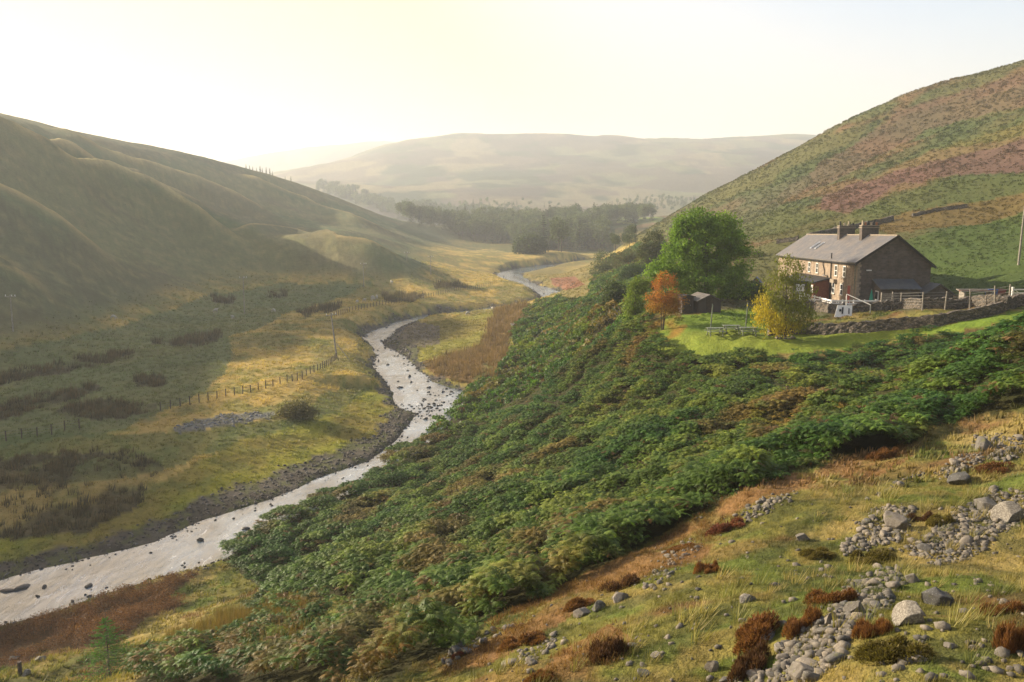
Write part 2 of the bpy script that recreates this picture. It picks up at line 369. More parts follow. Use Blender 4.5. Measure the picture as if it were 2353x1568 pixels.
# right hill
rh = (AA > 0.0) * (RR > 90) * (RR < 1500) * sstep(10, 16, H0)
rh = rh * ((U > 1380))
mixto(rh, (0.105, 0.10, 0.036)); mixto(rh * sstep(0.45, 0.58, fbm(X / 16, Y / 30, 81, 5)), (0.07, 0.085, 0.03))
mixto(rh * sstep(0.52, 0.66, fbm(X / 22 + 9, Y / 22, 83, 5)) * 0.8, (0.17, 0.10, 0.05))
for poly, c, a in [
   ([(1880,452),(2000,405),(2150,350),(2380,315),(2380,400),(2200,405),(2080,430),(1960,490),(1880,480)], (0.145, 0.075, 0.064), 0.8),
   ([(2150,345),(2380,270),(2380,320),(2250,350),(2080,395),(1960,430)], (0.19, 0.15, 0.04), 0.5),
   ([(1950,410),(2100,340),(2380,235),(2380,275),(2150,352),(1990,420)], (0.07, 0.09, 0.032), 0.65),
   ([(2060,265),(2380,160),(2380,235),(2150,300),(1900,420),(1750,470),(1850,400)], (0.14, 0.085, 0.06), 0.6),
   ([(1600,500),(1800,470),(1950,490),(2150,420),(2380,400),(2380,500),(2200,470),(2000,520),(1800,550),(1600,560)], (0.085, 0.10, 0.028), 0.65),
   ([(2000,510),(2150,480),(2380,450),(2380,500),(2250,520),(2050,545)], (0.17, 0.10, 0.035), 0.65),
   ([(2080,560),(2200,530),(2380,490),(2380,690),(2150,680),(2120,620)], (0.065, 0.098, 0.022), 0.8),
   ([(1560,500),(1700,450),(1850,400),(1860,420),(1740,500),(1650,540)], (0.10, 0.095, 0.05), 0.6)]:
    mixto(zone(poly, 90, 450) * a, c)
# far hills
fh = (RR > 700) * 1.0
mixto(fh, (0.13, 0.13, 0.065)); mixto(fh * sstep(0.44, 0.54, fbm(X / 130, Y / 130, 91, 5)), (0.04, 0.055, 0.03)); mixto(fh * sstep(0.5, 0.62, fbm(X / 90, Y / 200, 93, 5)), (0.19, 0.155, 0.085)); mixto(fh * sstep(0.5, 0.62, fbm(X / 60, Y / 90, 97, 5)) * 0.7, (0.09, 0.065, 0.055))
mixto(zone([(1385,500),(1470,497),(1530,500),(1530,512),(1385,512)], 500), (0.20, 0.24, 0.06))
mixto(zone([(860,540),(1000,500),(1400,500),(1400,585),(1000,570)], 480, 1200) * 0.7, (0.06, 0.075, 0.03))
# valley
vf = (1 - hill) * (RR < 620) * (SD > 0) * ((U < 1150) | (RR > 180))
mixto(vf * zone([(-50,820),(250,760),(450,690),(650,655),(850,655),(800,690),(650,730),(530,780),(520,860),(420,930),(250,1000),(-50,1040)]) * 0.85, (0.125, 0.145, 0.062))  # shadow of the left hill painted in as darker, greener turf
MEADOW = [(250,1190),(420,1080),(560,1005),(700,965),(780,930),(850,870),(900,905),(950,960),(880,1030),(700,1130),(400,1240),(250,1270),(100,1300),(-50,1310),(-50,1240),(150,1230)]
mixto(zone(MEADOW, 0, 200), ygreen); mixto(zone(MEADOW, 0, 200) * sstep(0.45, 0.65, nA) * 0.7, (0.24, 0.17, 0.05)); mixto(zone(MEADOW, 0, 200) * sstep(0.5, 0.65, nB) * 0.5, (0.11, 0.13, 0.03))
mixto(zone([(200,1000),(380,1000),(640,960),(820,870),(870,880),(760,945),(560,1010),(360,1090),(150,1120),(-50,1060),(-50,1000)], 0, 220) * 0.7, (0.085, 0.115, 0.035))
INNER = [(895,800),(880,785),(905,765),(980,735),(1050,728),(1120,715),(1250,690),(1260,720),(1190,800),(1120,880),(1085,900),(1020,890),(950,835)]
mixto(zone(INNER, 0, 260), (0.26, 0.23, 0.05)); mixto(zone(INNER, 0, 260) * sstep(0.45, 0.6, nA) * 0.6, (0.22, 0.15, 0.05))
mixto(zone([(905,760),(960,740),(1010,750),(1010,790),(950,805),(910,795)], 0, 260, False) * 0.85, (0.17, 0.13, 0.105))
RUSH1 = [(1150,705),(1230,700),(1215,745),(1180,790),(1190,830),(1150,860),(1090,885),(1010,860),(960,835),(1030,815),(1110,790),(1130,750)]
mixto(zone(RUSH1, 0, 260) * 0.85, (0.17, 0.095, 0.045))
mixto(zone([(1200,615),(1420,590),(1440,640),(1350,700),(1290,700),(1290,665),(1200,635)], 150, 400) * 0.8, (0.20, 0.16, 0.06))
mixto(zone([(1265,640),(1320,636),(1345,655),(1300,668),(1270,655)], 150, 400, False) * 0.7, (0.26, 0.09, 0.07))
RUSHES = [[(0,930),(110,905),(235,888),(232,903),(100,945),(0,965)], [(130,942),(250,918),(355,932),(350,950),(240,965),(150,965)], [(310,872),(350,863),(385,873),(380,890),(320,892)],
   [(330,795),(430,775),(520,765),(510,782),(430,800)], [(-40,868),(150,832),(300,806),(305,825),(150,858),(-40,895)], [(-40,1070),(80,1050),(220,1045),(310,1040),(390,1080),(340,1110),(320,1170),(200,1225),(60,1245),(-40,1245)],
   [(500,690),(545,684),(550,698),(505,702)], [(620,680),(660,676),(660,690),(620,692)], [(690,720),(790,706),(780,722),(700,735)], [(870,682),(930,672),(980,672),(940,690),(880,694)], [(1000,657),(1060,650),(1070,662),(1010,668)]]
rushm = np.zeros_like(H)
for pz in RUSHES: rushm = np.maximum(rushm, zone(pz, 0, 330))
rushm *= .35 + .65 * sstep(.38, .55, fbm(X / 5, Y / 5, 131, 4))
mixto(rushm * 0.85, (0.075, 0.058, 0.035))
# shingle along the water
gw = 1.2 + 2.5 * zone([(-100,1100),(600,1050),(860,960),(1040,880),(1040,960),(930,1040),(700,1160),(300,1300),(-100,1420)], 0, 200, False) + 3.0 * zone([(870,760),(960,730),(960,850),(1090,900),(1060,920),(950,900),(880,840)], 0, 220, False) * .6
shing = sstep(gw + 0.6, gw - 0.8, SD + (nA - 0.5) * 6 + (nB - .5) * 5) * (RR < 500)
mixto(shing, (0.11, 0.092, 0.075)); mixto(shing * sstep(0.45, 0.6, nB), (0.055, 0.046, 0.038)); mixto(shing * sstep(0.5, 0.62, fbm(X / 1.3, Y / 1.3, 65, 3)) * 0.6, (0.10, 0.11, 0.035))
DRY = [(395,985),(440,968),(520,952),(630,948),(640,957),(560,972),(480,985),(410,997)]
drym = zone(DRY, 0, 200, False); mixto(drym * 0.9, (0.17, 0.165, 0.165))
# banks: bracken bank, near slope, lawn
BR = [(505,1285),(560,1235),(640,1190),(720,1150),(830,1110),(900,1065),(1000,985),(1075,900),(1150,850),(1200,800),(1195,755),(1230,700),(1290,692),(1350,690),(1400,600),(1460,560),(1530,560),(1560,700),(1480,740),(1480,790),(1560,832),(1700,830),(1850,820),(1960,806),(2080,784),(2200,770),(2700,720),
      (2700,850),(2250,960),(2170,975),(2050,1030),(1900,1060),(1800,1110),(1700,1140),(1620,1180),(1560,1215),(1420,1290),(1290,1350),(1200,1400),(1130,1430),(1050,1490),(960,1530),(900,1580),(300,1580),(330,1540),(430,1510),(520,1495),(560,1450),(540,1400),(620,1370),(560,1340)]
nearm = (RR < 135) * 1.0 * infr * (SD > 2.0) * ((U > 1100) | (V > 1000)) * (V > 690)
nearm *= (polydist(X, Y, RIVER, True) > 2) * ((AA > math.atan2(-40, 60)) | (RR < 45))
rightbank = zone([(-200,1440),(0,1420),(180,1372),(500,1280),(640,1185),(850,1090),(1080,880),(1200,690),(2400,690),(5200,300),(9000,3000),(9000,9000),(-3000,9000),(-200,1700)], 0, 140, False)
mixto(rightbank, (0.155, 0.14, 0.035)); mixto(rightbank * sstep(0.48, 0.62, nB), (0.10, 0.12, 0.025)); mixto(rightbank * sstep(0.5, 0.65, fbm(X / 4, Y / 4, 103, 4)) * 0.8, (0.30, 0.22, 0.08)); mixto(rightbank * sstep(0.53, 0.66, fbm(X / 3, Y / 3, 107, 4)) * 0.8, (0.15, 0.075, 0.035))
mixto(rightbank * sstep(0.5, 0.62, fbm(X / .9, Y / .9, 109, 4)) * 0.65, (0.055, 0.06, 0.02)); mixto(rightbank * sstep(0.55, 0.66, fbm(X / 1.4, Y / 1.4, 113, 4)) * 0.6, (0.24, 0.17, 0.055))
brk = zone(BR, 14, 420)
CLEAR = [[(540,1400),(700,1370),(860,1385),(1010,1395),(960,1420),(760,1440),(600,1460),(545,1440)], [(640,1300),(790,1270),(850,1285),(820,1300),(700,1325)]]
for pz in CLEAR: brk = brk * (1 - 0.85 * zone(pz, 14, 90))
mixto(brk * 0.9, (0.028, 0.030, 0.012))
HEATH = [(-80,1440),(70,1418),(190,1378),(330,1330),(440,1300),(455,1325),(390,1370),(420,1395),(330,1420),(270,1480),(100,1500),(60,1530),(-80,1560)]
heath = zone(HEATH, 20, 80) * (SD > 1.2); mixto(heath * 0.9, (0.085, 0.045, 0.025))
RUST = [[(1130,1440),(1240,1370),(1430,1290),(1560,1225),(1640,1170),(1740,1125),(1860,1090),(1960,1045),(2060,1020),(2100,1050),(2000,1100),(1850,1130),(1720,1180),(1620,1290),(1500,1330),(1350,1400),(1180,1500),(1060,1568),(960,1568)], [(1330,1480),(1420,1440),(1480,1500),(1400,1568),(1200,1568)]]
rustm = np.zeros_like(H)
for pz in RUST: rustm = np.maximum(rustm, zone(pz, 8, 60))
mixto(rustm * sstep(0.38, 0.6, fbm(X / 2.5, Y / 2.5, 111, 4)), (0.20, 0.11, 0.045))
LAWN = [(1488,745),(1530,728),(1600,722),(1680,710),(1760,700),(1860,752),(1960,760),(2100,750),(2160,748),(2353,712),(2400,700),(2400,724),(2200,762),(2080,775),(1960,796),(1850,811),(1700,822),(1560,822),(1500,800)]
lawn = zone(LAWN, 55, 120, False)
TRACK = [(2080,722),(2150,718),(2250,708),(2353,695),(2400,690),(2400,705),(2300,712),(2200,722),(2090,732)]
lawn2 = zone(TRACK, 60, 125, False)
mixto(lawn, (0.15, 0.215, 0.028)); mixto(lawn * sstep(0.45, 0.62, nA), (0.20, 0.24, 0.035)); mixto(lawn2 * .8, (0.24, 0.21, 0.06))
mixto(lawn * np.clip(zone([(1488,740),(1560,725),(1585,745),(1560,775),(1500,795),(1480,770)], 55, 120, False), 0, 1) * sstep(0.35, 0.6, nB) * 0.7, (0.30, 0.13, 0.03))
yard = zone([(1560,722),(1600,690),(1750,660),(1850,690),(2060,705),(2150,700),(2353,680),(2353,694),(2200,705),(2080,715),(1980,712),(1860,730),(1760,705)], 78, 130, False)
mixto(yard * 0.7, (0.10, 0.10, 0.06))
mixto(sstep(.5, .3, ramp) * sstep(2, 3, H) * 0, (0.1, 0.1, 0.03))
C *= (0.80 + 0.4 * nD[..., None]) * (0.85 + 0.3 * nB[..., None])
C = np.clip(C, 0.004, 0.8)

def set_col(me, cols):
    at = me.color_attributes.new('col', 'FLOAT_COLOR', 'POINT')
    b = np.ones((len(cols), 4), np.float32); b[:, :3] = cols; at.data.foreach_set('color', b.ravel())
def mesh_np(name, verts, faces, mat, cols=None, smooth=False):
    me = bpy.data.meshes.new(name); k = faces.shape[1]
    me.vertices.add(len(verts)); me.vertices.foreach_set('co', np.ascontiguousarray(verts, np.float32).ravel())
    me.loops.add(faces.size); me.loops.foreach_set('vertex_index', np.ascontiguousarray(faces, np.int32).ravel())
    me.polygons.add(len(faces)); me.polygons.foreach_set('loop_start', np.arange(0, faces.size, k, dtype=np.int32))
    me.update(calc_edges=True)
    if cols is not None: set_col(me, cols)
    me.materials.append(mat)
    if smooth: me.shade_smooth()
    return me
def link_me(name, me, parent=None):
    o = bpy.data.objects.new(name, me); COL.objects.link(o)
    if parent: o.parent = parent
    return o

jj = np.arange(NA); jn = (jj + 1) % NA; ii = np.arange(NR - 1)
quads = np.stack([ii[:, None] * NA + jj, (ii[:, None] + 1) * NA + jj, (ii[:, None] + 1) * NA + jn, ii[:, None] * NA + jn], -1).reshape(-1, 4)
quads = quads[:, ::-1]
m, nt = new_mat('turf')
a = N(nt, 'ShaderNodeAttribute', attribute_name='col').outputs['Color']; pos = geo_pos(nt)
f1 = noise(nt, 0.9, 6, 0.7, pos); f2 = noise(nt, 5.0, 5, 0.7, pos); f3 = noise(nt, 0.12, 5, 0.65, pos)
c = mixc(nt, rampv(nt, f1, 0.3, 0.72, 0, 0.75), a, mixc(nt, 1.0, a, (0.62, 0.72, 0.6, 1), 'MULTIPLY'))
c = mixc(nt, rampv(nt, f2, 0.45, 0.8, 0, 0.8), c, mixc(nt, 1.0, c, (1.5, 1.4, 1.3, 1), 'MULTIPLY'))
c = mixc(nt, rampv(nt, f3, 0.4, 0.65, 0, 0.5), c, mixc(nt, 1.0, c, (0.8, 0.74, 0.8, 1), 'MULTIPLY'))
ad = N(nt, 'ShaderNodeMath', operation='ADD'); lk(nt, f1, ad.inputs[0]); 
ml = N(nt, 'ShaderNodeMath', operation='MULTIPLY'); lk(nt, f2, ml.inputs[0]); ml.inputs[1].default_value = 0.4; lk(nt, ml.outputs[0], ad.inputs[1])
finish(nt, c, 0.95, 0.1, ad.outputs[0], 0.5, 0.8)
M_TURF = m
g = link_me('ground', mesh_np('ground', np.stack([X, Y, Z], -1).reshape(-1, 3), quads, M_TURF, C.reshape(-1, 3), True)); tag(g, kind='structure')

# water: its own sheet at the level of the river
inb = (SD < 2.2) & (RR < 900) & infr
sel = inb[:-1][:, jj] & inb[1:][:, jj] & inb[:-1][:, jn] & inb[1:][:, jn]
wq = quads.reshape(NR - 1, NA, 4)[sel]
used, inv = np.unique(wq, return_inverse=True)
wave = (fbm(X / 1.5, Y / 4, 121, 3) - 0.5) * 0.05
wv = np.stack([X, Y, zw(Y) + wave * 1.0], -1).reshape(-1, 3)[used]
m, nt = new_mat('river_water'); pos = geo_pos(nt)
mp = N(nt, 'ShaderNodeMapping'); mp.inputs['Scale'].default_value = (1.0, 0.45, 1); lk(nt, pos, mp.inputs[0])
w1 = noise(nt, 1.6, 6, 0.7, mp.outputs[0], 0.6); w2 = noise(nt, 0.35, 3, 0.6, mp.outputs[0])
wr_ = N(nt, 'ShaderNodeMath', operation='MULTIPLY_ADD'); lk(nt, w2, wr_.inputs[0]); wr_.inputs[1].default_value = 2.0; lk(nt, w1, wr_.inputs[2]); wr = wr_.outputs[0]
foam = rampv(nt, noise(nt, 1.1, 6, 0.8, mp.outputs[0], 1.0), 0.57, 0.66, 0, 0.6)
c = mixc(nt, foam, mixc(nt, rampv(nt, w2, .42, .6), (0.04, 0.058, 0.068, 1), (0.14, 0.19, 0.23, 1)), (0.7, 0.71, 0.72, 1))
p = finish(nt, c, 0.06, 0.5, wr, 0.085, .8); p.inputs['IOR'].default_value = 3.8
wo = link_me('water', mesh_np('water', wv, inv.reshape(-1, 4), m, None, True)); tag(wo, kind='structure')

# ------------------------------------------------------------------ scattering: many small plants baked into one mesh of stuff
def scatter(name, protos, x, y, z, yaw, s, cols, mat, lean=None, smooth=False, objs=True, tilt=0.0):
    tx, ty = rng.normal(0, 1, (2, len(x))) * tilt
    which = rng.integers(0, len(protos), len(x)); Vs, Fs, Cs = [], [], []; off = 0
    for k, (pv, pf, pc) in enumerate(protos):
        m = np.nonzero(which == k)[0]
        if len(m) == 0: continue
        ca, sa = np.cos(yaw[m])[:, None], np.sin(yaw[m])[:, None]; sc = s[m][:, None]
        vx = (pv[None, :, 0] * ca - pv[None, :, 1] * sa) * sc; vy = (pv[None, :, 0] * sa + pv[None, :, 1] * ca) * sc; vz = pv[None, :, 2] * sc
        if lean is not None: vx = vx + vz * lean[0]; vy = vy + vz * lean[1]
        if tilt: vx, vy = vx + vz * tx[m][:, None], vy + vz * ty[m][:, None]
        W = np.stack([vx + x[m][:, None], vy + y[m][:, None], vz + z[m][:, None]], -1)
        Vs.append(W.reshape(-1, 3)); n = len(pv)
        Fs.append((pf[None] + (np.arange(len(m)) * n)[:, None, None] + off).reshape(-1, 3)); off += n * len(m)
        Cs.append((cols[m][:, None, :] * pc[None, :, None]).reshape(-1, 3))
    me = mesh_np(name, np.concatenate(Vs), np.concatenate(Fs), mat, np.concatenate(Cs), smooth)
    return link_me(name, me) if objs else me
def frond_plant(nf, npin, seed, h=0.75, ln=0.85, wid=0.30):
    r = np.random.default_rng(seed); V_, F_, S_ = [], [], []
    for f in range(nf):
        az = f / nf * 2 * math.pi + r.uniform(-.5, .5); hh = h * r.uniform(.65, 1.1); L = ln * r.uniform(.75, 1.15)
        d = np.array([math.cos(az), math.sin(az)]); sd = np.array([-d[1], d[0]])
        n = npin + 1; t = np.linspace(0, 1, n)
        rad = 0.10 + t * L; zz = hh * (0.55 + 0.75 * t - 0.85 * t * t); tw = r.uniform(-.35, .35)
        b = len(V_)
        for i in range(npin):
            w = wid * (1 - t[i]) ** 0.8 * (0.55 + 0.45 * min(1, t[i] * 5)) * 1.25 + 0.03
            p0 = d * rad[i]; p1 = d * (rad[i] + L / npin * 0.9)
            for sg in (-1, 1):
                tip = d * (rad[i] + 0.45 * L / npin + w * 0.35) + sd * sg * w
                zt = zz[i] - w * 0.35 + sg * tw * w + r.uniform(-.03, .03)
                k = len(V_); V_ += [(*p0, zz[i]), (*p1, zz[min(i + 1, n - 1)]), (*tip, zt)]
                F_.append((k, k + 1, k + 2) if sg > 0 else (k, k + 2, k + 1)); q = r.uniform(.8, 1.2); S_ += [q * .85, q * .9, q * 1.15]
        # stem
        k = len(V_); V_ += [(0.015, 0, -0.1), (-0.015, 0, -0.1), (d[0] * rad[0], d[1] * rad[0], zz[0])]; F_.append((k, k + 1, k + 2)); S_ += [.6, .6, .7]
    return np.array(V_), np.array(F_), np.array(S_)
def tuft(nb, seed, h=0.4, sp=0.15, w=0.02, bend=0.5):
    r = np.random.default_rng(seed); V_, F_, S_ = [], [], []
    for b in range(nb):
        a = r.uniform(0, 6.283); q = sp * math.sqrt(r.uniform(0, 1)); cx, cy = q * math.cos(a), q * math.sin(a)
        hh = h * r.uniform(.5, 1.1); a2 = a + r.uniform(-.8, .8); bx, by = math.cos(a2) * bend * hh * r.uniform(.3, 1), math.sin(a2) * bend * hh * r.uniform(.3, 1)
        pa = r.uniform(0, 3.14); dx, dy = math.cos(pa) * w, math.sin(pa) * w; k = len(V_)
        V_ += [(cx - dx, cy - dy, -0.03), (cx + dx, cy + dy, -0.03), (cx + bx, cy + by, hh)]; F_.append((k, k + 1, k + 2)); t = r.uniform(.85, 1.15); S_ += [t * .75, t * .75, t * 1.2]
    return np.array(V_), np.array(F_), np.array(S_)
def bushlet(n, seed, leaf=0.16, flat=0.8):
    r = np.random.default_rng(seed); V_, F_, S_ = [], [], []
    for b in range(n):
        d = r.normal(size=3); d /= np.linalg.norm(d); d[2] = abs(d[2]); rad = r.uniform(.55, 1.0)
        p = d * rad * np.array([.5, .5, .5 * flat]) + (0, 0, 0.05)
        t1 = r.normal(size=3); t1 /= np.linalg.norm(t1); t2 = np.cross(d + r.normal(size=3) * .5, t1); t2 /= np.linalg.norm(t2) + 1e-6
        k = len(V_); V_ += [p - t1 * leaf * .6, p + t1 * leaf * .6, p + t2 * leaf]; F_.append((k, k + 1, k + 2)); q = r.uniform(.75, 1.25); S_ += [q] * 3
    return np.array(V_), np.array(F_), np.array(S_)

def pick(mask, dens, rmin, rmax, azl=34.5, far_fall=None):
    """points on the ground at dens per square metre, thinned by the mask"""
    A = math.radians(azl); area = A * (rmax ** 2 - rmin ** 2); n = int(area * dens)
    r = np.sqrt(rng.uniform(rmin ** 2, rmax ** 2, n)); a = rng.uniform(-A, A, n); x, y = r * np.sin(a), r * np.cos(a)
    keep = rng.uniform(0, 1, n) < sample(mask, x, y)
    x, y = x[keep], y[keep]; z = sample(Z, x, y)
    s, rr = z / np.hypot(x, y), np.hypot(x, y)
    return x, y, z, rr
def colset(n, base, alt, fac, var=0.2):
    c = np.array(base)[None] * (1 - fac[:, None]) + np.array(alt)[None] * fac[:, None]
    return c * rng.uniform(1 - var, 1 + var, n)[:, None]

# bracken
fernN = [frond_plant(5 + s % 3, 11, s, .6 + .06 * (s % 4), .55 + .07 * (s % 5), .19) for s in range(10)]; fernM = [frond_plant(6, 6, 20 + s, .6, .55, wid=0.24) for s in range(8)]; fernF = [bushlet(16, 40 + s, 0.24) for s in range(4)]
gm = np.ones_like(H)
def bracken(protos, dens, r0, r1, s0, mask):
    x, y, z, r = pick(mask, dens, r0, r1)
    mound = np.clip(.62 * np.clip(np.abs(fbm(x / 3.1, y / 3.1, 201, 2) - .5) * 5.0, 0, 1) + .55 * fbm(x / 7, y / 7, 206, 3) + .25 * (vnoise(x / 1.1, y / 1.1, 209) - .5), .02, 1); kp = mound > .34; x, y, z, r, mound = x[kp], y[kp], z[kp], r[kp], mound[kp]; brown = .8 * sstep(0.59, 0.72, fbm(x / 4.5, y / 4.5, 203, 4)); yel = sstep(0.5, 0.7, fbm(x / 2.0, y / 2.0, 207, 3))
    lown = zone_lo(x, y)
    brown = np.clip(brown + lown * (rng.uniform(0, 1, len(x)) < 0.35), 0, 1)
    s = s0 * (0.5 + 0.85 * mound) * rng.uniform(.8, 1.2, len(x)) * (1 - 0.25 * lown)
    c = colset(len(x), (0.068, 0.124, 0.018), (0.155, 0.205, 0.030), yel)
    c = c * (1 - brown[:, None] * 0.8) + np.array((0.20, 0.115, 0.035)) * brown[:, None] * 0.8
    hue = fbm(x / 9, y / 9, 217, 3)[:, None]; c = c * (1 + (hue - .5) * np.array([1.4, .5, .6])); dead = rng.uniform(0, 1, len(x)) < .03; c[dead] = np.array((.17, .095, .035))
    c *= rng.uniform(0.65, 1.3, len(x))[:, None]
    return x, y, z + (mound - .45) * 1.7, s, c
lo_z = zone([(300,1580),(330,1540),(430,1510),(560,1450),(700,1400),(900,1390),(1050,1400),(1080,1440),(980,1500),(880,1580)], 14, 60)
def zone_lo(x, y): return sample(lo_z, x, y)
bx, by, bz, bs, bc = [np.concatenate(q) for q in zip(bracken(fernN, 19.0, 14, 44, 0.60, brk), )]
fern_near = scatter('bracken', fernN, bx, by, bz, rng.uniform(0, 6.28, len(bx)), bs, bc, M_FERN, lean=(0.12, -0.05), tilt=.3); tag(fern_near, 'green and browning bracken fronds covering the near bank above the river', 'bracken', kind='stuff')
q = bracken(fernM, 13.0, 44, 100, 0.64, brk)
o = scatter('bracken', fernM, q[0], q[1], q[2], rng.uniform(0, 6.28, len(q[0])), q[3], q[4], M_FERN, lean=(0.12, -0.03), tilt=.3); tag(o, 'dense dark green bracken on the bank between the river and the lawn', 'bracken', kind='stuff')
q = bracken(fernF, 3.0, 100, 330, 1.05, brk)
o = scatter('bracken', fernF, q[0], q[1], q[2], rng.uniform(0, 6.28, len(q[0])), q[3], q[4], M_FERN); tag(o, 'distant bracken running up the slope beside the far bend of the river', 'bracken', kind='stuff')
# right hillside scrub takes the colour of its ground
rhm = np.clip(rh, 0, 1) * (RR < 420) * (1 - brk)
x, y, z, r = pick(rhm * np.clip(110 / RR, 0, 1) ** 1.2, 1.6, 90, 420)
c = np.stack([sample(C[..., k], x, y) for k in range(3)], -1) * rng.uniform(.85, 1.2, len(x))[:, None]
sc_ = np.clip(r / 110, 1, 2.4) * 0.52 * (0.4 + 1.0 * fbm(x / 6, y / 6, 211, 3)) 
o = scatter('scrub', fernF, x, y, z - 0.1, rng.uniform(0, 6.28, len(x)), sc_, c, M_FERN); tag(o, 'heather bilberry and bracken scrub covering the right hillside', 'scrub', kind='stuff')

# grasses
tg = [tuft(14, s, 0.20, 0.16, 0.008) for s in range(4)]; tt = [tuft(26, 10 + s, 0.42, 0.13, 0.010, 0.7) for s in range(4)]; tr = [tuft(22, 30 + s, 0.8, 0.20, 0.012, 0.25) for s in range(4)]
tm = [tuft(8, 60 + s, 0.30, 0.35, 0.06, 0.7) for s in range(4)]
def ground_col(x, y): return np.stack([sample(C[..., k], x, y) for k in range(3)], -1)
slope_m = np.clip(rightbank * (1 - brk) * (1 - lawn) * (1 - heath) * (1 - lawn2) * (1 - yard), 0, 1)
x, y, z, r = pick(slope_m, 34, 4.0, 32, 56)
cc = ground_col(x, y) * np.array((1.05, 1.05, .9)) * rng.uniform(.8, 1.4, len(x))[:, None]
o = scatter('grass', tg, x, y, z, rng.uniform(0, 6.28, len(x)), rng.uniform(.25, .75, len(x)), cc, M_GRASS, lean=(0.3, 0)); tag(o, 'short yellow green grass on the rocky near slope', 'grass', kind='stuff')
x, y, z, r = pick(slope_m, 5, 32, 70)
cc = ground_col(x, y) * rng.uniform(.8, 1.4, len(x))[:, None]
o = scatter('grass', tm, x, y, z, rng.uniform(0, 6.28, len(x)), rng.uniform(.4, .9, len(x)), cc, M_GRASS, lean=(0.3, 0)); tag(o, 'rough grass along the near side of the river', 'grass', kind='stuff')
tallm = slope_m * sstep(0.57, 0.66, fbm(X / 3.1, Y / 3.1, 221, 4))
x, y, z, r = pick(tallm, 3.0, 9.5, 55)
gold = rng.uniform(0, 1, len(x)); cc = colset(len(x), (0.16, 0.17, 0.04), (0.38, 0.28, 0.11), gold, .25)
o = scatter('tall_grass', tt, x, y, z, rng.uniform(0, 6.28, len(x)), rng.uniform(.5, 1.1, len(x)), cc, M_GRASS, lean=(0.35, 0)); tag(o, 'tall straw coloured moor grass tufts on the near slope', 'tall grass', kind='stuff')
# valley turf texture
vm = np.clip((1 - hill) * (1 - shing) * (SD > 1) * (1 - rightbank) * (RR < 330) * (1 - brk), 0, 1)
x, y, z, r = pick(vm * np.clip(70 / RR, 0, 1) ** 1.6, 5.0, 55, 330)
cc = ground_col(x, y) * rng.uniform(.85, 1.3, len(x))[:, None]
o = scatter('grass', tm, x, y, z, rng.uniform(0, 6.28, len(x)), rng.uniform(.4, .8, len(x)) * np.clip(r / 80, 1, 2.0), cc, M_GRASS, lean=(0.2, 0)); tag(o, 'tussocky straw coloured grass on the valley floor', 'grass', kind='stuff')
rm = np.clip(np.maximum(rushm, zone(RUSH1, 0, 260)), 0, 1) * (SD > 1.5)
trm = [tuft(16, 70 + s, 0.75, 0.35, 0.035, 0.35) for s in range(4)]
x, y, z, r = pick(rm * np.clip(110 / RR, 0, 1), 1.6, 55, 330)
cc = colset(len(x), (0.055, 0.048, 0.028), (0.13, 0.085, 0.04), rng.uniform(0, 1, len(x))); inn = sample(zone(RUSH1, 0, 260), x, y) > .5; cc[inn] = colset(inn.sum(), (0.16, 0.10, 0.045), (0.24, 0.14, 0.06), rng.uniform(0, 1, inn.sum()))
o = scatter('rushes', trm, x, y, z, rng.uniform(0, 6.28, len(x)), rng.uniform(.7, 1.4, len(x)) * np.clip(r / 110, 1, 2), cc, M_GRASS, lean=(0.1, 0)); tag(o, 'brown rush beds on the damp valley floor', 'rushes', kind='stuff')
rl = np.clip(zone([(560,1400),(700,1400),(690,1470),(600,1500),(420,1500),(360,1480),(440,1440)], 20, 60) + zone([(1290,1230),(1400,1180),(1450,1230),(1350,1290)], 20, 70), 0, 1)
x, y, z, r = pick(rl, 5, 20, 70); cc = colset(len(x), (0.13, 0.10, 0.03), (0.20, 0.12, 0.04), rng.uniform(0, 1, len(x)))
o = scatter('rushes', tr, x, y, z, rng.uniform(0, 6.28, len(x)), rng.uniform(.8, 1.4, len(x)), cc, M_GRASS, lean=(0.1, 0)); tag(o, 'brown rushes beside the young spruce', 'rushes', kind='stuff')
# white seed heads among the left hand rushes
x, y, z, r = pick(zone([(-40,1060),(200,1040),(420,1075),(360,1130),(200,1150),(-40,1180)], 60, 130), 0.5, 60, 130)
o = scatter('seed_heads', [bushlet(14, 301, 0.05, 1.0)], x, y, z + rng.uniform(.7, 1.1, len(x)), rng.uniform(0, 6.28, len(x)), rng.uniform(.12, .3, len(x)), np.full((len(x), 3), 0.65), M_LEAF); tag(o, 'white thistle seed heads standing over dark rushes', 'thistles', kind='stuff')

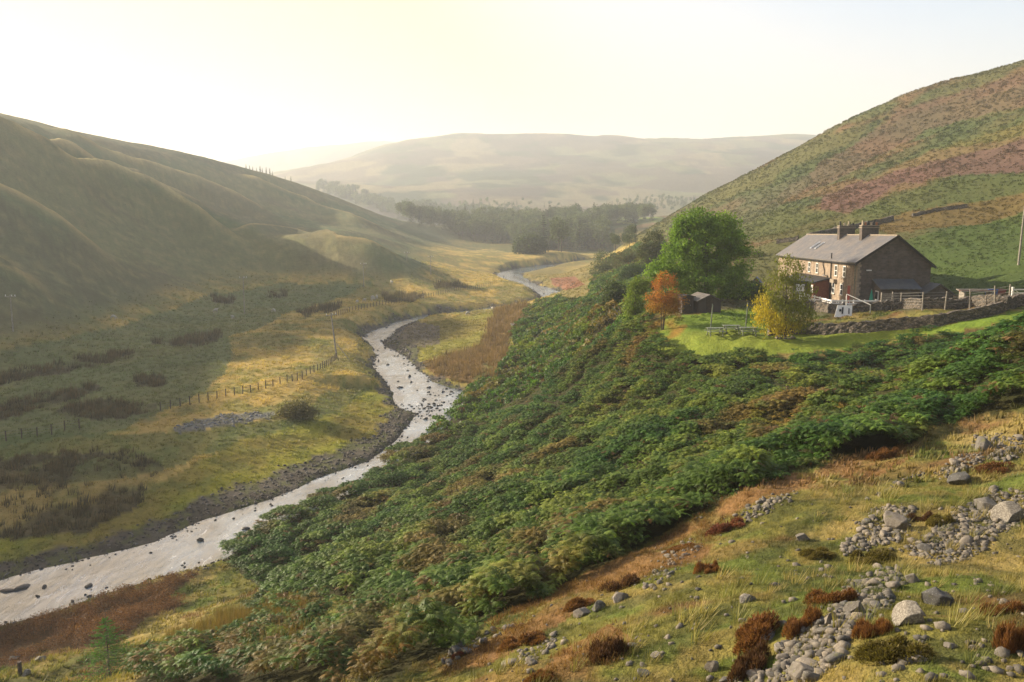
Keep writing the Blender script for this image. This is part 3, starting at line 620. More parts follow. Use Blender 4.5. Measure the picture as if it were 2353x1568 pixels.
# heather: riverside heath as a mass, then each clump on the near slope
def heather_proto(seed, n=420, ln=0.10):
    r = np.random.default_rng(seed); V_, F_, S_ = [], [], []; hum = [(r.uniform(-.34, .34), r.uniform(-.34, .34), r.uniform(.12, .24), r.uniform(.35, 1.0)) for _ in range(9)]
    for b in range(n):
        hx, hy, hr, hh_ = hum[r.integers(0, 9)]; a = r.uniform(0, 6.283); q = math.sqrt(r.uniform(0, 1.25)); top = 0.40 * hh_ * math.sqrt(max(0.02, 1.25 - q * q)) * r.uniform(.7, 1.15)
        base = np.array([hx + q * math.cos(a) * hr, hy + q * math.sin(a) * hr, top * r.uniform(.7, 1)])
        d = np.array([math.cos(a) * q * .7, math.sin(a) * q * .7, 1.0]) + r.normal(size=3) * .25; d /= np.linalg.norm(d)
        sd = np.cross(d, r.normal(size=3)); sd /= np.linalg.norm(sd) + 1e-6; w = 0.012; k = len(V_)
        V_ += [tuple(base - d * ln - sd * w), tuple(base - d * ln + sd * w), tuple(base + d * ln * .6)]; F_.append((k, k + 1, k + 2)); t = r.uniform(.6, 1.4); S_ += [t * .45, t * .45, t * 1.25]
    return np.array(V_), np.array(F_), np.array(S_)
hp = [heather_proto(s, 90, 0.14) for s in range(4)]
hp = [(v * np.array([1, 1, 1]), f, s) for v, f, s in hp]
hp = [(np.concatenate([v]), f, s) for v, f, s in hp]
x, y, z, r = pick(np.clip(heath, 0, 1) * sstep(0.04, 0.16, fbm(X / 2.6, Y / 2.6, 231, 3)), 9, 24, 80); cc = colset(len(x), (0.10, 0.045, 0.025), (0.20, 0.09, 0.04), rng.uniform(0, 1, len(x)))
hpw = []
for v, f, s in hp:
    v = v.copy(); hpw.append((v, f, s))
o = scatter('heather', [bushlet(60, 330 + s, 0.06, 1.2) for s in range(4)], x, y, z - .1 + np.maximum(0, 1.0 * (fbm(x / 2.6, y / 2.6, 231, 3) - .3)), rng.uniform(0, 6.28, len(x)), rng.uniform(.6, 1.1, len(x)) * (0.6 + 0.9 * fbm(x / 2.6, y / 2.6, 231, 3)), cc, M_LEAF); tag(o, 'rusty brown heather covering the point of land beside the river', 'heather', kind='stuff')
x, y, z, r = pick(rustm * (1 - brk) * sstep(0.45, 0.58, fbm(X / 1.8, Y / 1.8, 233, 3)), 9, 9, 50); cc = colset(len(x), (0.20, 0.09, 0.035), (0.30, 0.17, 0.06), rng.uniform(0, 1, len(x)))
o = scatter('heather', [(v, f, s) for v, f, s in [heather_proto(40 + k, 70, 0.12) for k in range(4)]], x, y, z - .05, rng.uniform(0, 6.28, len(x)), rng.uniform(.3, .75, len(x)), cc, M_LEAF); tag(o, 'low rusty heather in a strip along the edge of the bracken', 'heather', kind='stuff')
HC = [(1743,1440,150,95,'rust','widest rust red heather clump lying left of the scree'), (1842,1425,90,75,'rust','rust heather clump between the widest clump and the scree'), (1911,1368,120,55,'rust','rust heather clump at the top edge of the lower scree'),
  (1995,1440,85,65,'rust','bright rust heather clump just left of the largest boulder'), (1722,1516,105,90,'dark','dark red rounded heather clump at the foot of the white stones'), (2025,1492,180,75,'olive','long olive brown heather clump below the largest boulder'),
  (2324,1455,100,110,'rust','tall rust heather clump at the right edge of the picture'), (2302,1392,90,45,'rust','small rust heather clump above the tall one at the right edge'), (1667,1208,80,45,'red','red heather clump below the short line of grey stones'),
  (1623,1302,60,50,'rust','rust heather clump beside the pale grass in the middle of the slope'), (2039,1040,75,40,'rust','rust heather clump at the edge of the bracken under the upper rocks'), (2112,1187,60,38,'dark','small dark heather clump right of the dark pointed boulder'),
  (2160,1190,60,45,'olive','olive heather clump tucked against the upper scree'), (2295,1072,110,32,'rust','flat rust heather clump below the highest rocks'), (2010,1276,115,42,'olive','dark olive heather clump between the two screes'),
  (1432,1336,95,50,'dark','dark rust heather clump beside the row of rounded boulders'), (1197,1465,110,50,'rust','rust heather clump touching the bracken near the bottom middle'), (1049,1504,34,26,'red','tiny red heather clump among small stones at the bottom'),
  (1393,1488,100,75,'dark','dark brown heather clump alone on the lower grass'), (1560,1255,80,30,'rust','low rust heather clump above the stones by the bracken edge'), (1240,1548,80,45,'rust','rust heather clump at the bottom edge of the frame'), (1330,1380,90,40,'rust','rust heather clump on the bracken edge above three boulders'), (1880,1268,70,30,'olive','small olive heather clump left of the dark olive one')]
HCOL = {'rust': (0.22, 0.095, 0.04), 'dark': (0.12, 0.058, 0.035), 'olive': (0.15, 0.115, 0.035), 'red': (0.20, 0.065, 0.045)}
for k, (u, v, w, h, kind, lab) in enumerate(HC):
    p = hit(u, v + h * 0.3, 8)
    if not p: continue
    dist = p[1]; W = w / F * dist * 1.12; Hh = h / F * dist * 0.85
    v_, f_, s_ = heather_proto(500 + k, 3800, 0.075 / max(W, .4)); v_ = v_ * np.array([W, W * 0.75, Hh * 1.7]); 
    sl = sample(Z, p[0] + v_[:, 0], p[1] + v_[:, 1]) - p[2]; v_[:, 2] += sl
    cc = np.array(HCOL[kind])[None] * s_[:, None]
    o = link_me('heather_clump', mesh_np('heather_clump', v_, f_, M_LEAF, cc)); o.location = p; tag(o, lab, 'heather', 'heather clumps on the near slope')

# ------------------------------------------------------------------ stones
import bmesh
def ico(sub):
    bm = bmesh.new(); bmesh.ops.create_icosphere(bm, subdivisions=sub, radius=1.0)
    v = np.array([x.co[:] for x in bm.verts]); f = np.array([[q.index for q in p.verts] for p in bm.faces]); bm.free(); return v, f
IC1, IC2, IC3 = ico(1), ico(2), ico(4)
def rock_proto(seed, base, planes=12, flat=0.62):
    r = np.random.default_rng(seed); v = base[0].copy()
    for k in range(planes):
        n = r.normal(size=3); n /= np.linalg.norm(n); off = r.uniform(.42, .8); d = v @ n; m = d > off
        v[m] -= (d[m] - off)[:, None] * n
    v += 0.03 * np.stack([vnoise(v[:, 0] * 4 + 9 * k + seed, v[:, 1] * 4 + v[:, 2] * 3, seed + k) - .5 for k in range(3)], -1)
    v *= np.array([1.0, r.uniform(.65, .9), flat * r.uniform(.8, 1.2)]); return v * 0.5, base[1]
m, nt = new_mat('weathered_stone'); tc = N(nt, 'ShaderNodeTexCoord').outputs['Object']; gp = geo_pos(nt); rnd = N(nt, 'ShaderNodeObjectInfo').outputs['Random']
cr = N(nt, 'ShaderNodeValToRGB'); lk(nt, rnd, cr.inputs[0]); e = cr.color_ramp.elements; e[0].color = (0.09, 0.088, 0.085, 1); e[1].color = (0.24, 0.205, 0.165, 1); e.new(0.5).color = (0.15, 0.135, 0.115, 1)
n1_ = noise(nt, 9, 5, 0.7, gp); n2_ = noise(nt, 30, 4, 0.7, gp)
c = mixc(nt, rampv(nt, n1_, 0.35, 0.65), cr.outputs[0], mixc(nt, 1.0, cr.outputs[0], (.6, .58, .55, 1), 'MULTIPLY')); c = mixc(nt, rampv(nt, n2_, 0.58, 0.66, 0, .65), c, (0.30, 0.30, 0.26, 1)); c = mixc(nt, rampv(nt, noise(nt, 3.5, 3, .6, gp), .6, .68, 0, .6), c, (0.12, 0.12, 0.04, 1))
finish(nt, c, 0.9, 0.25, n2_, 0.02, 0.8); M_STONE = m
m, nt = new_mat('pale_stone'); gp = geo_pos(nt); n2_ = noise(nt, 26, 5, 0.75, gp)
c = mixc(nt, rampv(nt, n2_, .45, .6), (0.13, 0.115, 0.095, 1), (0.27, 0.245, 0.205, 1)); finish(nt, c, .9, .25, n2_, .02, .8); M_PALE = m
m, nt = new_mat('wet_stone'); gp = geo_pos(nt); n2_ = noise(nt, 12, 5, 0.75, gp)
c = mixc(nt, rampv(nt, n2_, .4, .65), (0.022, 0.019, 0.017, 1), (0.06, 0.05, 0.045, 1)); finish(nt, c, .45, .5, n2_, .02, .8); M_WET = m
rockm = []
for k in range(10):
    v, f = rock_proto(700 + k, IC2, 13); rockm.append(mesh_np('stone', v, f, M_STONE))
bigm = [rock_proto(800 + k, IC3, 14, .7) for k in range(12)]
def special(u, v, w, h, lab, name='boulder', mat=None, k=0, grp=None, deep=.25):
    p = hit(u, v + h * .45, 8)
    if not p: return
    W = w / F * p[1]; Hh = h / F * p[1]; vv, ff = bigm[k % 12]; vv = vv / (np.ptp(vv, 0)); vv = vv * np.array([W, W * .85, Hh * 1.15])
    o = link_me(name, mesh_np(name, vv, ff, mat or M_STONE)); o.location = (p[0], p[1] + W * .2, gz(p[0], p[1] + W * .2) + Hh * (.5 - deep)); o.rotation_euler = (0, 0, (k * 37 % 60 - 30) / 57); tag(o, lab, 'boulder', grp)
SP = [(2100,1409,76,54,'largest pale speckled boulder, rounded, beside the long olive heather',M_PALE),(2156,1368,62,52,'pale slab half buried in grass above the largest boulder',None),(1716,1372,38,26,'white stone alone in grass above the widest heather clump',M_PALE),
 (1768,1458,48,20,'flat whitish stone between two rust heather clumps',M_PALE),(1795,1482,30,26,'bluish white stone behind the dark rounded heather',M_PALE),(1975,1396,56,46,'mossy grey boulder in the middle of the lower scree',None),
 (2208,1097,64,36,'flat topped dark boulder alone on green grass below the highest rocks',None),(2062,1197,58,46,'dark pointed boulder at the head of the middle scree',None),(1908,1420,32,36,'upright grey boulder at the left rim of the lower scree',None),
 (1850,1541,76,44,'broad grey boulder near the bottom of the lower scree',None),(2098,1324,36,32,'round grey boulder at the top of the lower scree',None),(2265,1018,54,36,'highest large boulder of the upper right rocks',None),
 (2328,1178,64,50,'big pale boulder at the right edge above the scree',M_PALE),(2269,1156,54,40,'leaning grey boulder at the top of the upper scree',None),(1424,1369,42,28,'tan rounded boulder, right end of the row of three by the bracken',None),
 (1374,1391,34,30,'tan rounded boulder in the middle of the row of three by the bracken',None),(1337,1405,42,24,'dark boulder at the left end of the row of three by the bracken',None),(1514,1505,34,18,'pinkish white flat stone on the lower grass',M_PALE),
 (1454,1482,34,16,'flat grey stone beside the dark brown heather clump',None),(1480,1546,34,18,'grey stone at the bottom edge left of the scree',None),(1636,1529,36,28,'grey round stone left of the dark rounded heather',None),(2183,1483,28,14,'single grey stone on grass below the largest boulder',None),
 (1845,1232,36,26,'dark hummock stone on grass left of the middle scree',None)]
for k, (u, v, w, h, lab, mt) in enumerate(SP): special(u, v, w, h, lab, 'boulder', mt, k)
def R5(p): return [(1608.6 + .365 * x, 995.8 + .365 * y) for x, y in p]
def R8(p): return [(689.4 + .3908 * x, 919.2 + .3908 * y) for x, y in p]
SCREES = [('the lower scree', 95, R5([(1120,840),(1300,880),(1230,1000),(1180,1120),(1000,1180),(950,1300),(880,1440),(700,1568),(150,1568),(280,1500),(480,1500),(520,1350),(620,1250),(780,1160),(860,1060),(940,960)])),
 ('the upper right scree', 78, R5([(1750,420),(1850,350),(2040,370),(2040,560),(1880,640),(1800,720),(1680,790),(1500,840),(1400,790),(1250,740),(1400,660),(1480,590),(1600,500)])),
 ('the middle scree', 36, R5([(1000,580),(1120,480),(1250,460),(1350,480),(1320,600),(1250,680),(1060,720),(900,770),(870,700),(1000,640)])),
 ('the highest rocks', 34, R5([(1700,60),(1760,20),(2040,10),(2040,160),(1900,170),(1760,180),(1620,250),(1560,290),(1480,270),(1600,180),(1700,110)])),
 ('the short line by the bracken', 18, R5([(250,520),(400,410),(500,400),(620,380),(520,440),(400,520),(300,560)])),
 ('the thin upper streak', 12, R5([(1160,360),(1300,270),(1420,250),(1250,340),(1060,430),(1000,440)])),
 ('the straw grass streak', 14, R8([(1980,1130),(2080,1020),(2160,900),(2280,830),(2352,820),(2352,880),(2250,960),(2180,1040),(2060,1110)])),
 ('the line at the bracken foot', 14, R8([(830,1568),(860,1500),(960,1440),(1100,1380),(1200,1340),(1260,1300),(1260,1340),(1150,1400),(1000,1480),(880,1568)])),
 ('the bottom rust heather', 10, R8([(1290,1490),(1400,1440),(1500,1370),(1540,1400),(1440,1500),(1400,1568),(1190,1568)])),
 ('the little lower path', 9, [(553,1458),(600,1442),(760,1385),(766,1392),(620,1452),(570,1468)])]
pebx, peby = [], []
for nm, cnt, poly in SCREES:
    us = [p[0] for p in poly]; vs = [p[1] for p in poly]; pl = []; tries = 0
    while len(pl) < cnt and tries < 6000:
        tries += 1; u, v = random.uniform(min(us), max(us)), random.uniform(min(vs), max(vs))
        if not inpoly(np.array([u]), np.array([v]), poly)[0]: continue
        s = random.choice([.14, .18, .2, .24, .28, .34, .42]) * random.uniform(.85, 1.15)
        p = hit(u, v, 8)
        if not p: continue
        if any((p[0] - q[0]) ** 2 + (p[1] - q[1]) ** 2 < (.36 * (s + q[3])) ** 2 for q in pl): continue
        pl.append((*p, s))
    for x, y, z, s in pl:
        o = link_me('stone', random.choice(rockm)); o.location = (x, y, z + s * .14); o.scale = (s * random.uniform(1, 1.35), s * random.uniform(.85, 1.1), s * random.uniform(.85, 1.15))
        o.rotation_euler = (random.uniform(-.35, .35), random.uniform(-.35, .35), random.uniform(0, 6.28))
        sz = 'small' if s < .22 else 'middling' if s < .36 else 'large'
        fx_ = [q[0] for q in pl]; fy_ = [q[1] for q in pl]; ix = sum(q < x for q in fx_) / len(fx_); iy = sum(q < y for q in fy_) / len(fy_)
        wx = 'left side' if ix < .33 else 'right side' if ix > .66 else 'middle'; wy = 'lower' if iy < .33 else 'upper' if iy > .66 else 'central'
        tag(o, f'{sz} grey stone, {wy} {wx} of {nm}', 'stone', nm)
    for k in range(cnt * 25):
        u, v = random.uniform(min(us), max(us)), random.uniform(min(vs), max(vs))
        uu, vv_ = u + random.gauss(0, 5), v + random.gauss(0, 4)
        if inpoly(np.array([u]), np.array([v]), poly)[0]:
            p = hit(uu, vv_, 8)
            if p: pebx.append(p[0]); peby.append(p[1])
for k in range(420):
    p = hit(random.uniform(1100, 2353), random.uniform(1150, 1568), 8)
    if p and sample(slope_m, p[0], p[1]) > .6: pebx.append(p[0]); peby.append(p[1])
peb = [rock_proto(900 + k, IC1, 7) for k in range(8)]; pebp = [(v, f, np.ones(len(v))) for v, f in peb]
m, nt = new_mat('pebble'); a = N(nt, 'ShaderNodeAttribute', attribute_name='col').outputs['Color']; n2_ = noise(nt, 14, 4, .7, geo_pos(nt))
finish(nt, mixc(nt, rampv(nt, n2_, .4, .65), a, mixc(nt, 1.0, a, (.55, .54, .5, 1), 'MULTIPLY')), .85, .3, n2_, .02, .6); M_PEB = m
x, y = np.array(pebx), np.array(peby); n = len(x)
o = scatter('gravel', pebp, x, y, sample(Z, x, y) + .01, rng.uniform(0, 6.28, n), rng.uniform(.07, .2, n) * rng.choice([.7, 1, 1.3, 1.9], n), colset(n, (.075, .07, .062), (.20, .17, .135), rng.uniform(0, 1, n)), M_PEB); tag(o, 'small loose stones between the larger rocks of the scree', 'gravel', kind='stuff')
# shingle of the river
x, y, z, r = pick(np.clip(shing, 0, 1) * (SD > -.5) * np.clip(80 / RR, 0, 1) ** 1.4, 5.0, 45, 420)
n = len(x); o = scatter('shingle', pebp, x, y, z + .03, rng.uniform(0, 6.28, n), rng.uniform(.12, .5, n) * np.clip(r / 90, .8, 2), colset(n, (.05, .042, .036), (.17, .155, .14), rng.uniform(0, 1, n) ** 1.5), M_PEB); tag(o, 'dark shingle strewn along both edges of the river', 'shingle', kind='stuff')
x, y, z, r = pick(np.clip(drym, 0, 1), 3.0, 55, 160)
n = len(x); o = scatter('gravel', pebp, x, y, z + .05, rng.uniform(0, 6.28, n), rng.uniform(.2, .6, n), colset(n, (.13, .13, .14), (.26, .26, .27), rng.uniform(0, 1, n)), M_PEB); tag(o, 'blue grey patch of dry stones left behind on the meadow', 'gravel', kind='stuff')
x, y, z, r = pick(zone([(905,760),(960,740),(1010,750),(1010,790),(950,805),(910,795)], 0, 260, False), .8, 100, 250)
n = len(x); o = scatter('gravel', pebp, x, y, z + .05, rng.uniform(0, 6.28, n), rng.uniform(.2, .6, n), colset(n, (.10, .085, .075), (.24, .20, .18), rng.uniform(0, 1, n)), M_PEB); tag(o, 'purplish gravel patch on the inside of the river bend', 'gravel', kind='stuff')
# small stones standing in the water as one mass, the bigger ones singly
inw = (SD < 0.3) & (RR < 420) & infr; bar = np.clip(zone([(880,915),(960,900),(1040,890),(1075,905),(1020,940),(960,985),(900,1010),(870,960)], 0, 200, False), 0, 1)
edge = sstep(-3.2, -0.2, SD) * (fbm(X / 3, Y / 6, 251, 3) > .47)
x, y, z, r = pick(np.clip(inw * (edge * .5 + bar * 1.1 * (fbm(X / 4, Y / 2.5, 253, 3) > .5)), 0, 1) * np.clip(90 / RR, 0, 1) ** 1.5, 2.0, 45, 420)
n = len(x); o = scatter('river_stones', pebp, x, y, zw(y) + .0, rng.uniform(0, 6.28, n), rng.uniform(.12, .55, n) * np.clip(r / 90, .8, 1.8), colset(n, (.03, .026, .023), (.09, .08, .07), rng.uniform(0, 1, n) ** 2), M_PEB); tag(o, 'dark stones breaking the surface of the river', 'river stones', kind='stuff')
wetm = []
for k in range(6): v, f = rock_proto(950 + k, IC2, 9, .5); wetm.append(mesh_np('river_rock', v, f, M_WET))
RS = [(18,1358,34,12,'long dark rock at the left edge of the river'),(52,1352,40,14,'dark rock ridge in the river near the left edge'),(100,1350,22,12,'small dark rock right of the rock ridge in the near river'),(86,1371,16,10,'low dark rock below the rock ridge in the near river'),(205,1371,18,9,'single round dark rock in the open near river'),
 (203,1347,26,9,'flat log shaped rock in the near river'),(166,1382,12,6,'tiny dark rock near the heather bank'),(460,1243,18,14,'pyramid shaped dark rock standing in the narrow river'),(940,866,12,12,'upper of two dark rocks in the bright pool'),(944,878,14,8,'lower of two dark rocks in the bright pool'),
 (918,891,22,9,'pair of low rocks left of the bright pool centre'),(985,891,14,6,'flat rock right of the bright pool centre'),(1017,901,14,10,'dark rock at the right end of the rapids'),(869,830,8,8,'dark rock by the left bank above the pool'),(978,963,16,10,'rounded dark rock below the gravel bar'),
 (842,773,14,9,'dark rock at the head of the left bend'),(876,784,16,9,'dark rock in the bend opposite the earth bank'),(565,1215,26,9,'low dark rock where the near river narrows'),(1010,975,10,6,'small dark rock near the bracken bank'),(620,1180,20,8,'dark flat rock just upstream of the narrows'),(560,1163,20,8,'black rock among shingle left of the narrows')]
for k, (u, v, w, h, lab) in enumerate(RS):
    x, y = floor_pt(u, v); W = w / F * y; o = link_me('river_rock', wetm[k % 6]); o.location = (x, y, float(zw(np.array(y))) + .04); o.scale = (W * 1.1, W * .9, max(.3, h / F * y * 1.9)); o.rotation_euler = (0, 0, k * .9); tag(o, lab, 'rock')

# ------------------------------------------------------------------ trees
def tube(paths):
    V_, F_ = [], []
    for pts, rad in paths:
        pts = [Vector(p) for p in pts]; n = len(pts); S = 7; b = len(V_)
        for i, p in enumerate(pts):
            t = (pts[min(i + 1, n - 1)] - pts[max(i - 1, 0)]).normalized(); a = t.orthogonal().normalized(); c2 = t.cross(a)
            for s in range(S): an = s / S * 6.2832; V_.append(tuple(p + (a * math.cos(an) + c2 * math.sin(an)) * rad[i]))
        for i in range(n - 1):
            for s in range(S): q = (s + 1) % S; F_.append((b + i * S + s, b + i * S + q, b + (i + 1) * S + q, b + (i + 1) * S + s))
        V_.append(tuple(pts[-1])); tip = len(V_) - 1
        for s in range(S): F_.append((b + (n - 1) * S + s, b + (n - 1) * S + (s + 1) % S, tip, tip))
    # make all quads into triangles
    T = []
    for f in F_:
        T.append((f[0], f[1], f[2]))
        if f[2] != f[3]: T.append((f[0], f[2], f[3]))
    return np.array(V_), np.array(T)
def crown_mesh(lobes, nclump, nleaf, leaf, clump, seed, colf, droop=0.0):
    r = np.random.default_rng(seed); wts = np.array([l[1][0] * l[1][1] + l[1][0] * l[1][2] for l in lobes]); wts = wts / wts.sum()
    which = r.choice(len(lobes), nclump, p=wts); c0 = np.array([l[0] for l in lobes])[which]; rd = np.array([l[1] for l in lobes])[which]
    d = r.normal(size=(nclump, 3)); d /= np.linalg.norm(d, axis=1)[:, None]; rad = r.uniform(.35, 1, nclump) ** .45
    ctr = c0 + d * rd * rad[:, None]; cb = r.uniform(.75, 1.25, nclump)
    P_ = np.repeat(ctr, nleaf, 0) + r.normal(size=(nclump * nleaf, 3)) * clump * np.array([1, 1, .7 + droop]); n = len(P_)
    if droop: P_[:, 2] -= np.abs(r.normal(size=n)) * droop
    t1 = r.normal(size=(n, 3)); t1 /= np.linalg.norm(t1, axis=1)[:, None]; t2 = np.cross(t1, r.normal(size=(n, 3))); t2 /= np.linalg.norm(t2, axis=1)[:, None]
    if droop: t2 = t2 * .5 + np.array([0, 0, -1]); 
    lf = leaf * r.uniform(.6, 1.3, n)[:, None]
    V_ = np.stack([P_ - t1 * lf * .5, P_ + t1 * lf * .5, P_ + t2 * lf * 1.0], 1).reshape(-1, 3)
    cc = colf(P_, r) * np.repeat(cb, nleaf)[:, None] * r.uniform(.75, 1.25, n)[:, None]
    return V_, np.arange(3 * n).reshape(-1, 3), np.repeat(cc, 3, 0)
def tree(name, loc, lab, cat, lobes, trunk_r, nclump, nleaf, leaf, clump, seed, colf, grp=None, stems=None, droop=0, bark=None, nb=14):
    root = empty(name, loc, lab, cat, grp); r = np.random.default_rng(seed)
    V_, F_, C_ = crown_mesh(lobes, nclump, nleaf, leaf, clump, seed, colf, droop)
    link_me('crown', mesh_np('crown', V_, F_, M_LEAF, C_), root)
    paths = []; top = max(l[0][2] + l[1][2] * .6 for l in lobes); c0 = np.mean([l[0] for l in lobes], 0)
    for (sx, sy) in (stems or [(0, 0)]):
        pts = [(sx * .3, sy * .3, -.3), (sx * .6, sy * .6, top * .2), (sx + c0[0] * .5, sy + c0[1] * .5, top * .5), (sx * 1.4 + c0[0], sy * 1.4 + c0[1], top)]
        paths.append((pts, [trunk_r * 1.2, trunk_r, trunk_r * .65, trunk_r * .12]))
        for k in range(nb):
            l = lobes[r.integers(0, len(lobes))]; d = r.normal(size=3); d /= np.linalg.norm(d); e_ = np.array(l[0]) + d * np.array(l[1]) * .8
            t = r.uniform(.22, .75); s0 = np.array([sx, sy, 0]) * .9 + np.array([c0[0] * t * .6, c0[1] * t * .6, top * t]); mid = (s0 + e_) / 2 + np.array([0, 0, .08 * top])
            if e_[2] < s0[2] * .6: continue
            paths.append(([tuple(s0), tuple(mid), tuple(e_)], [trunk_r * .38, trunk_r * .22, trunk_r * .05]))
    V_, F_ = tube(paths); link_me('trunk', mesh_np('trunk', V_, F_, bark or M_BARK, None, True), root); return root
def flat(c, c2=None, k=1.0):
    c = np.array(c); c2 = np.array(c2 if c2 is not None else c)
    return lambda P_, r: c + (c2 - c) * np.clip(r.uniform(0, 1, len(P_)) * k, 0, 1)[:, None]
def at(u, v, rmin=50): return Vector(hit(u, v, rmin))
def px(u0, p): return u0 / F * p[1]                      # size of a span in metres at that distance
def crown_lobes(p, base_uv, els):
    """ellipsoids given as (u, v, ru, rv) seen at the distance of the tree's foot"""
    out = []
    for i, (u, v, ru, rv) in enumerate(els):
        a = ray(u, v); b = ray(*base_uv); rr_ = math.hypot(p.x, p.y)
        out.append(((rr_ * (math.sin(a[0]) - math.sin(b[0])), random.uniform(-.15, .15) * px(ru, p), rr_ * a[1] - p.z), (px(ru, p), px(ru, p) * .9, px(rv, p))))
    return out
def gr_mix(P_, r): 
    n_ = vnoise(P_[:, 0] * .9 + 50, P_[:, 2] * .9 + P_[:, 1] * .5 + 50, 5); return np.array((.10, .18, .022)) + (np.array((.21, .31, .035)) - np.array((.10, .18, .022))) * np.clip(n_, 0, 1)[:, None]
p = at(1622, 716, 70); p.y += 8; p.x *= (p.y) / (p.y - 8); p.z = gz(p.x, p.y)
tree('broadleaf_tree', p, 'tallest full green broadleaf tree behind the huts', 'tree', crown_lobes(p, (1622, 700), [(1616,560,80,60),(1568,600,56,50),(1674,600,56,58),(1620,640,92,46),(1598,515,46,32),(1652,526,46,34),(1520,622,34,26),(1700,650,34,34),(1580,545,40,36),(1690,560,34,36)]), .34, 680, 60, .24, .40, 61, gr_mix, nb=26)
def rowan(P_, r):
    n_ = vnoise(P_[:, 0] * 1.5 + 50, P_[:, 2] * 1.2 + P_[:, 1] + 50, 7) * .5 + np.clip((P_[:, 2] - 1.6) / 2.6, 0, 1) * .5
    return np.array((.26, .19, .03)) + (np.array((.42, .15, .03)) - np.array((.26, .19, .03))) * np.clip(n_ * 1.3, 0, 1)[:, None]
p = at(1522, 758, 60)
tree('rowan_tree', p, 'small orange rowan tree standing on the left corner of the lawn', 'tree', crown_lobes(p, (1522, 758), [(1528,668,30,36),(1504,695,24,26),(1550,693,24,28),(1532,642,20,18),(1526,704,36,22)]), .05, 230, 36, .12, .24, 62, rowan, stems=[(-.25, 0), (.12, .1), (.3, -.1)], nb=8)
def birch(P_, r):
    f_ = np.clip(((-P_[:, 0] + .3) * .5 - (P_[:, 2] - 2.6) * .55) + (vnoise(P_[:, 0] * 1.3 + 50, P_[:, 2] * 1.3 + 50, 9) - .5) * 1.6, 0, 1)
    return np.array((.16, .165, .02)) + (np.array((.46, .34, .02)) - np.array((.16, .165, .02))) * f_[:, None]
p = at(1804, 779, 60); birch_p = p
tree('birch_tree', p, 'yellowing birch tree rising from the round stone planter', 'tree', crown_lobes(p, (1804, 779), [(1812,616,30,32),(1788,656,44,40),(1832,665,44,44),(1768,700,38,36),(1842,712,34,38),(1804,715,52,40),(1772,738,36,22),(1826,742,34,20)]), .11, 340, 34, .14, .28, 63, birch, droop=.25, nb=16)
# planter of stones round the birch
root = empty('stone_planter', birch_p, 'round planter ring of rough stones at the foot of the birch', 'planter')
for k in range(13):
    a_ = k / 13 * 6.283; o = link_me('stone', rockm[k % 10], root); o.location = (.85 * math.cos(a_), .85 * math.sin(a_), .14); o.scale = (.5, .42, .55); o.rotation_euler = (0, 0, a_ + 1.57)
def ltr(u, v, els, name, lab, cols, nc, leaf=.2, back=0, clump=.3, trunk=.12, grp=None, seed=1, cat='tree'):
    p = at(u, v, 60); p.y += back; p.x *= p.y / (p.y - back) if back else 1; p.z = gz(p.x, p.y)
    return tree(name, p, lab, cat, crown_lobes(p, (u, v), els), trunk, nc, 40, leaf, clump, seed, flat(*cols), grp, nb=6)
ltr(1459,748,[(1458,690,20,34),(1468,655,16,20),(1450,722,18,20)],'young_tree','slim bright green young tree directly left of the orange rowan',((.13,.19,.03),(.20,.24,.04)),150,.16,seed=71)
ltr(1505,640,[(1505,560,24,30),(1492,585,26,26),(1520,590,22,28)],'dark_tree','dark olive tree peeping out left of the tallest broadleaf tree',((.05,.06,.02),(.09,.09,.03)),190,.3,25,.5,.2,seed=72)
ltr(1456,655,[(1456,625,26,17),(1440,640,20,14),(1475,640,18,14)],'dark_yew','dark spreading evergreen on the slope left of the rowan',((.03,.055,.02),(.05,.08,.025)),130,.25,10,.4,.16,seed=73)
ltr(1392,640,[(1392,600,26,26),(1378,620,22,18),(1408,615,22,22)],'thin_tree','grey green thin tree at the left end of the slope trees',((.08,.10,.04),(.12,.13,.05)),120,.3,15,.6,.16,seed=74)
ltr(1440,630,[(1440,590,24,20),(1425,605,20,18),(1455,605,20,18)],'hawthorn_tree','brownish hawthorn between the thin tree and the dark olive tree',((.12,.09,.04),(.10,.12,.04)),120,.3,30,.5,.16,seed=75)
ltr(1495,705,[(1492,665,18,22),(1488,690,16,16)],'hawthorn_tree','small yellow brown bush tree behind the rowan',((.16,.14,.03),(.10,.12,.03)),90,.2,10,.3,.1,seed=76)
ltr(1415,700,[(1415,668,26,20),(1400,685,22,16),(1435,682,18,16)],'slope_bush','grey green leafy bush low on the slope below the thin tree',((.09,.11,.045),(.06,.09,.03)),120,.24,0,.4,.1,seed=77,cat='bush')
ltr(1700,705,[(1700,680,36,18),(1740,668,22,18),(1665,690,24,14)],'garden_bush','dark garden bush in shade beside the blue roofed playhouse',((.04,.07,.02),(.07,.11,.02)),170,.2,6,.35,.12,seed=78,cat='bush')
ltr(1744,628,[(1740,600,16,26),(1728,625,16,20)],'hedge_tree','olive green bush tree between the tallest tree and the house',((.08,.09,.03),(.11,.12,.03)),100,.25,14,.4,.12,seed=79)
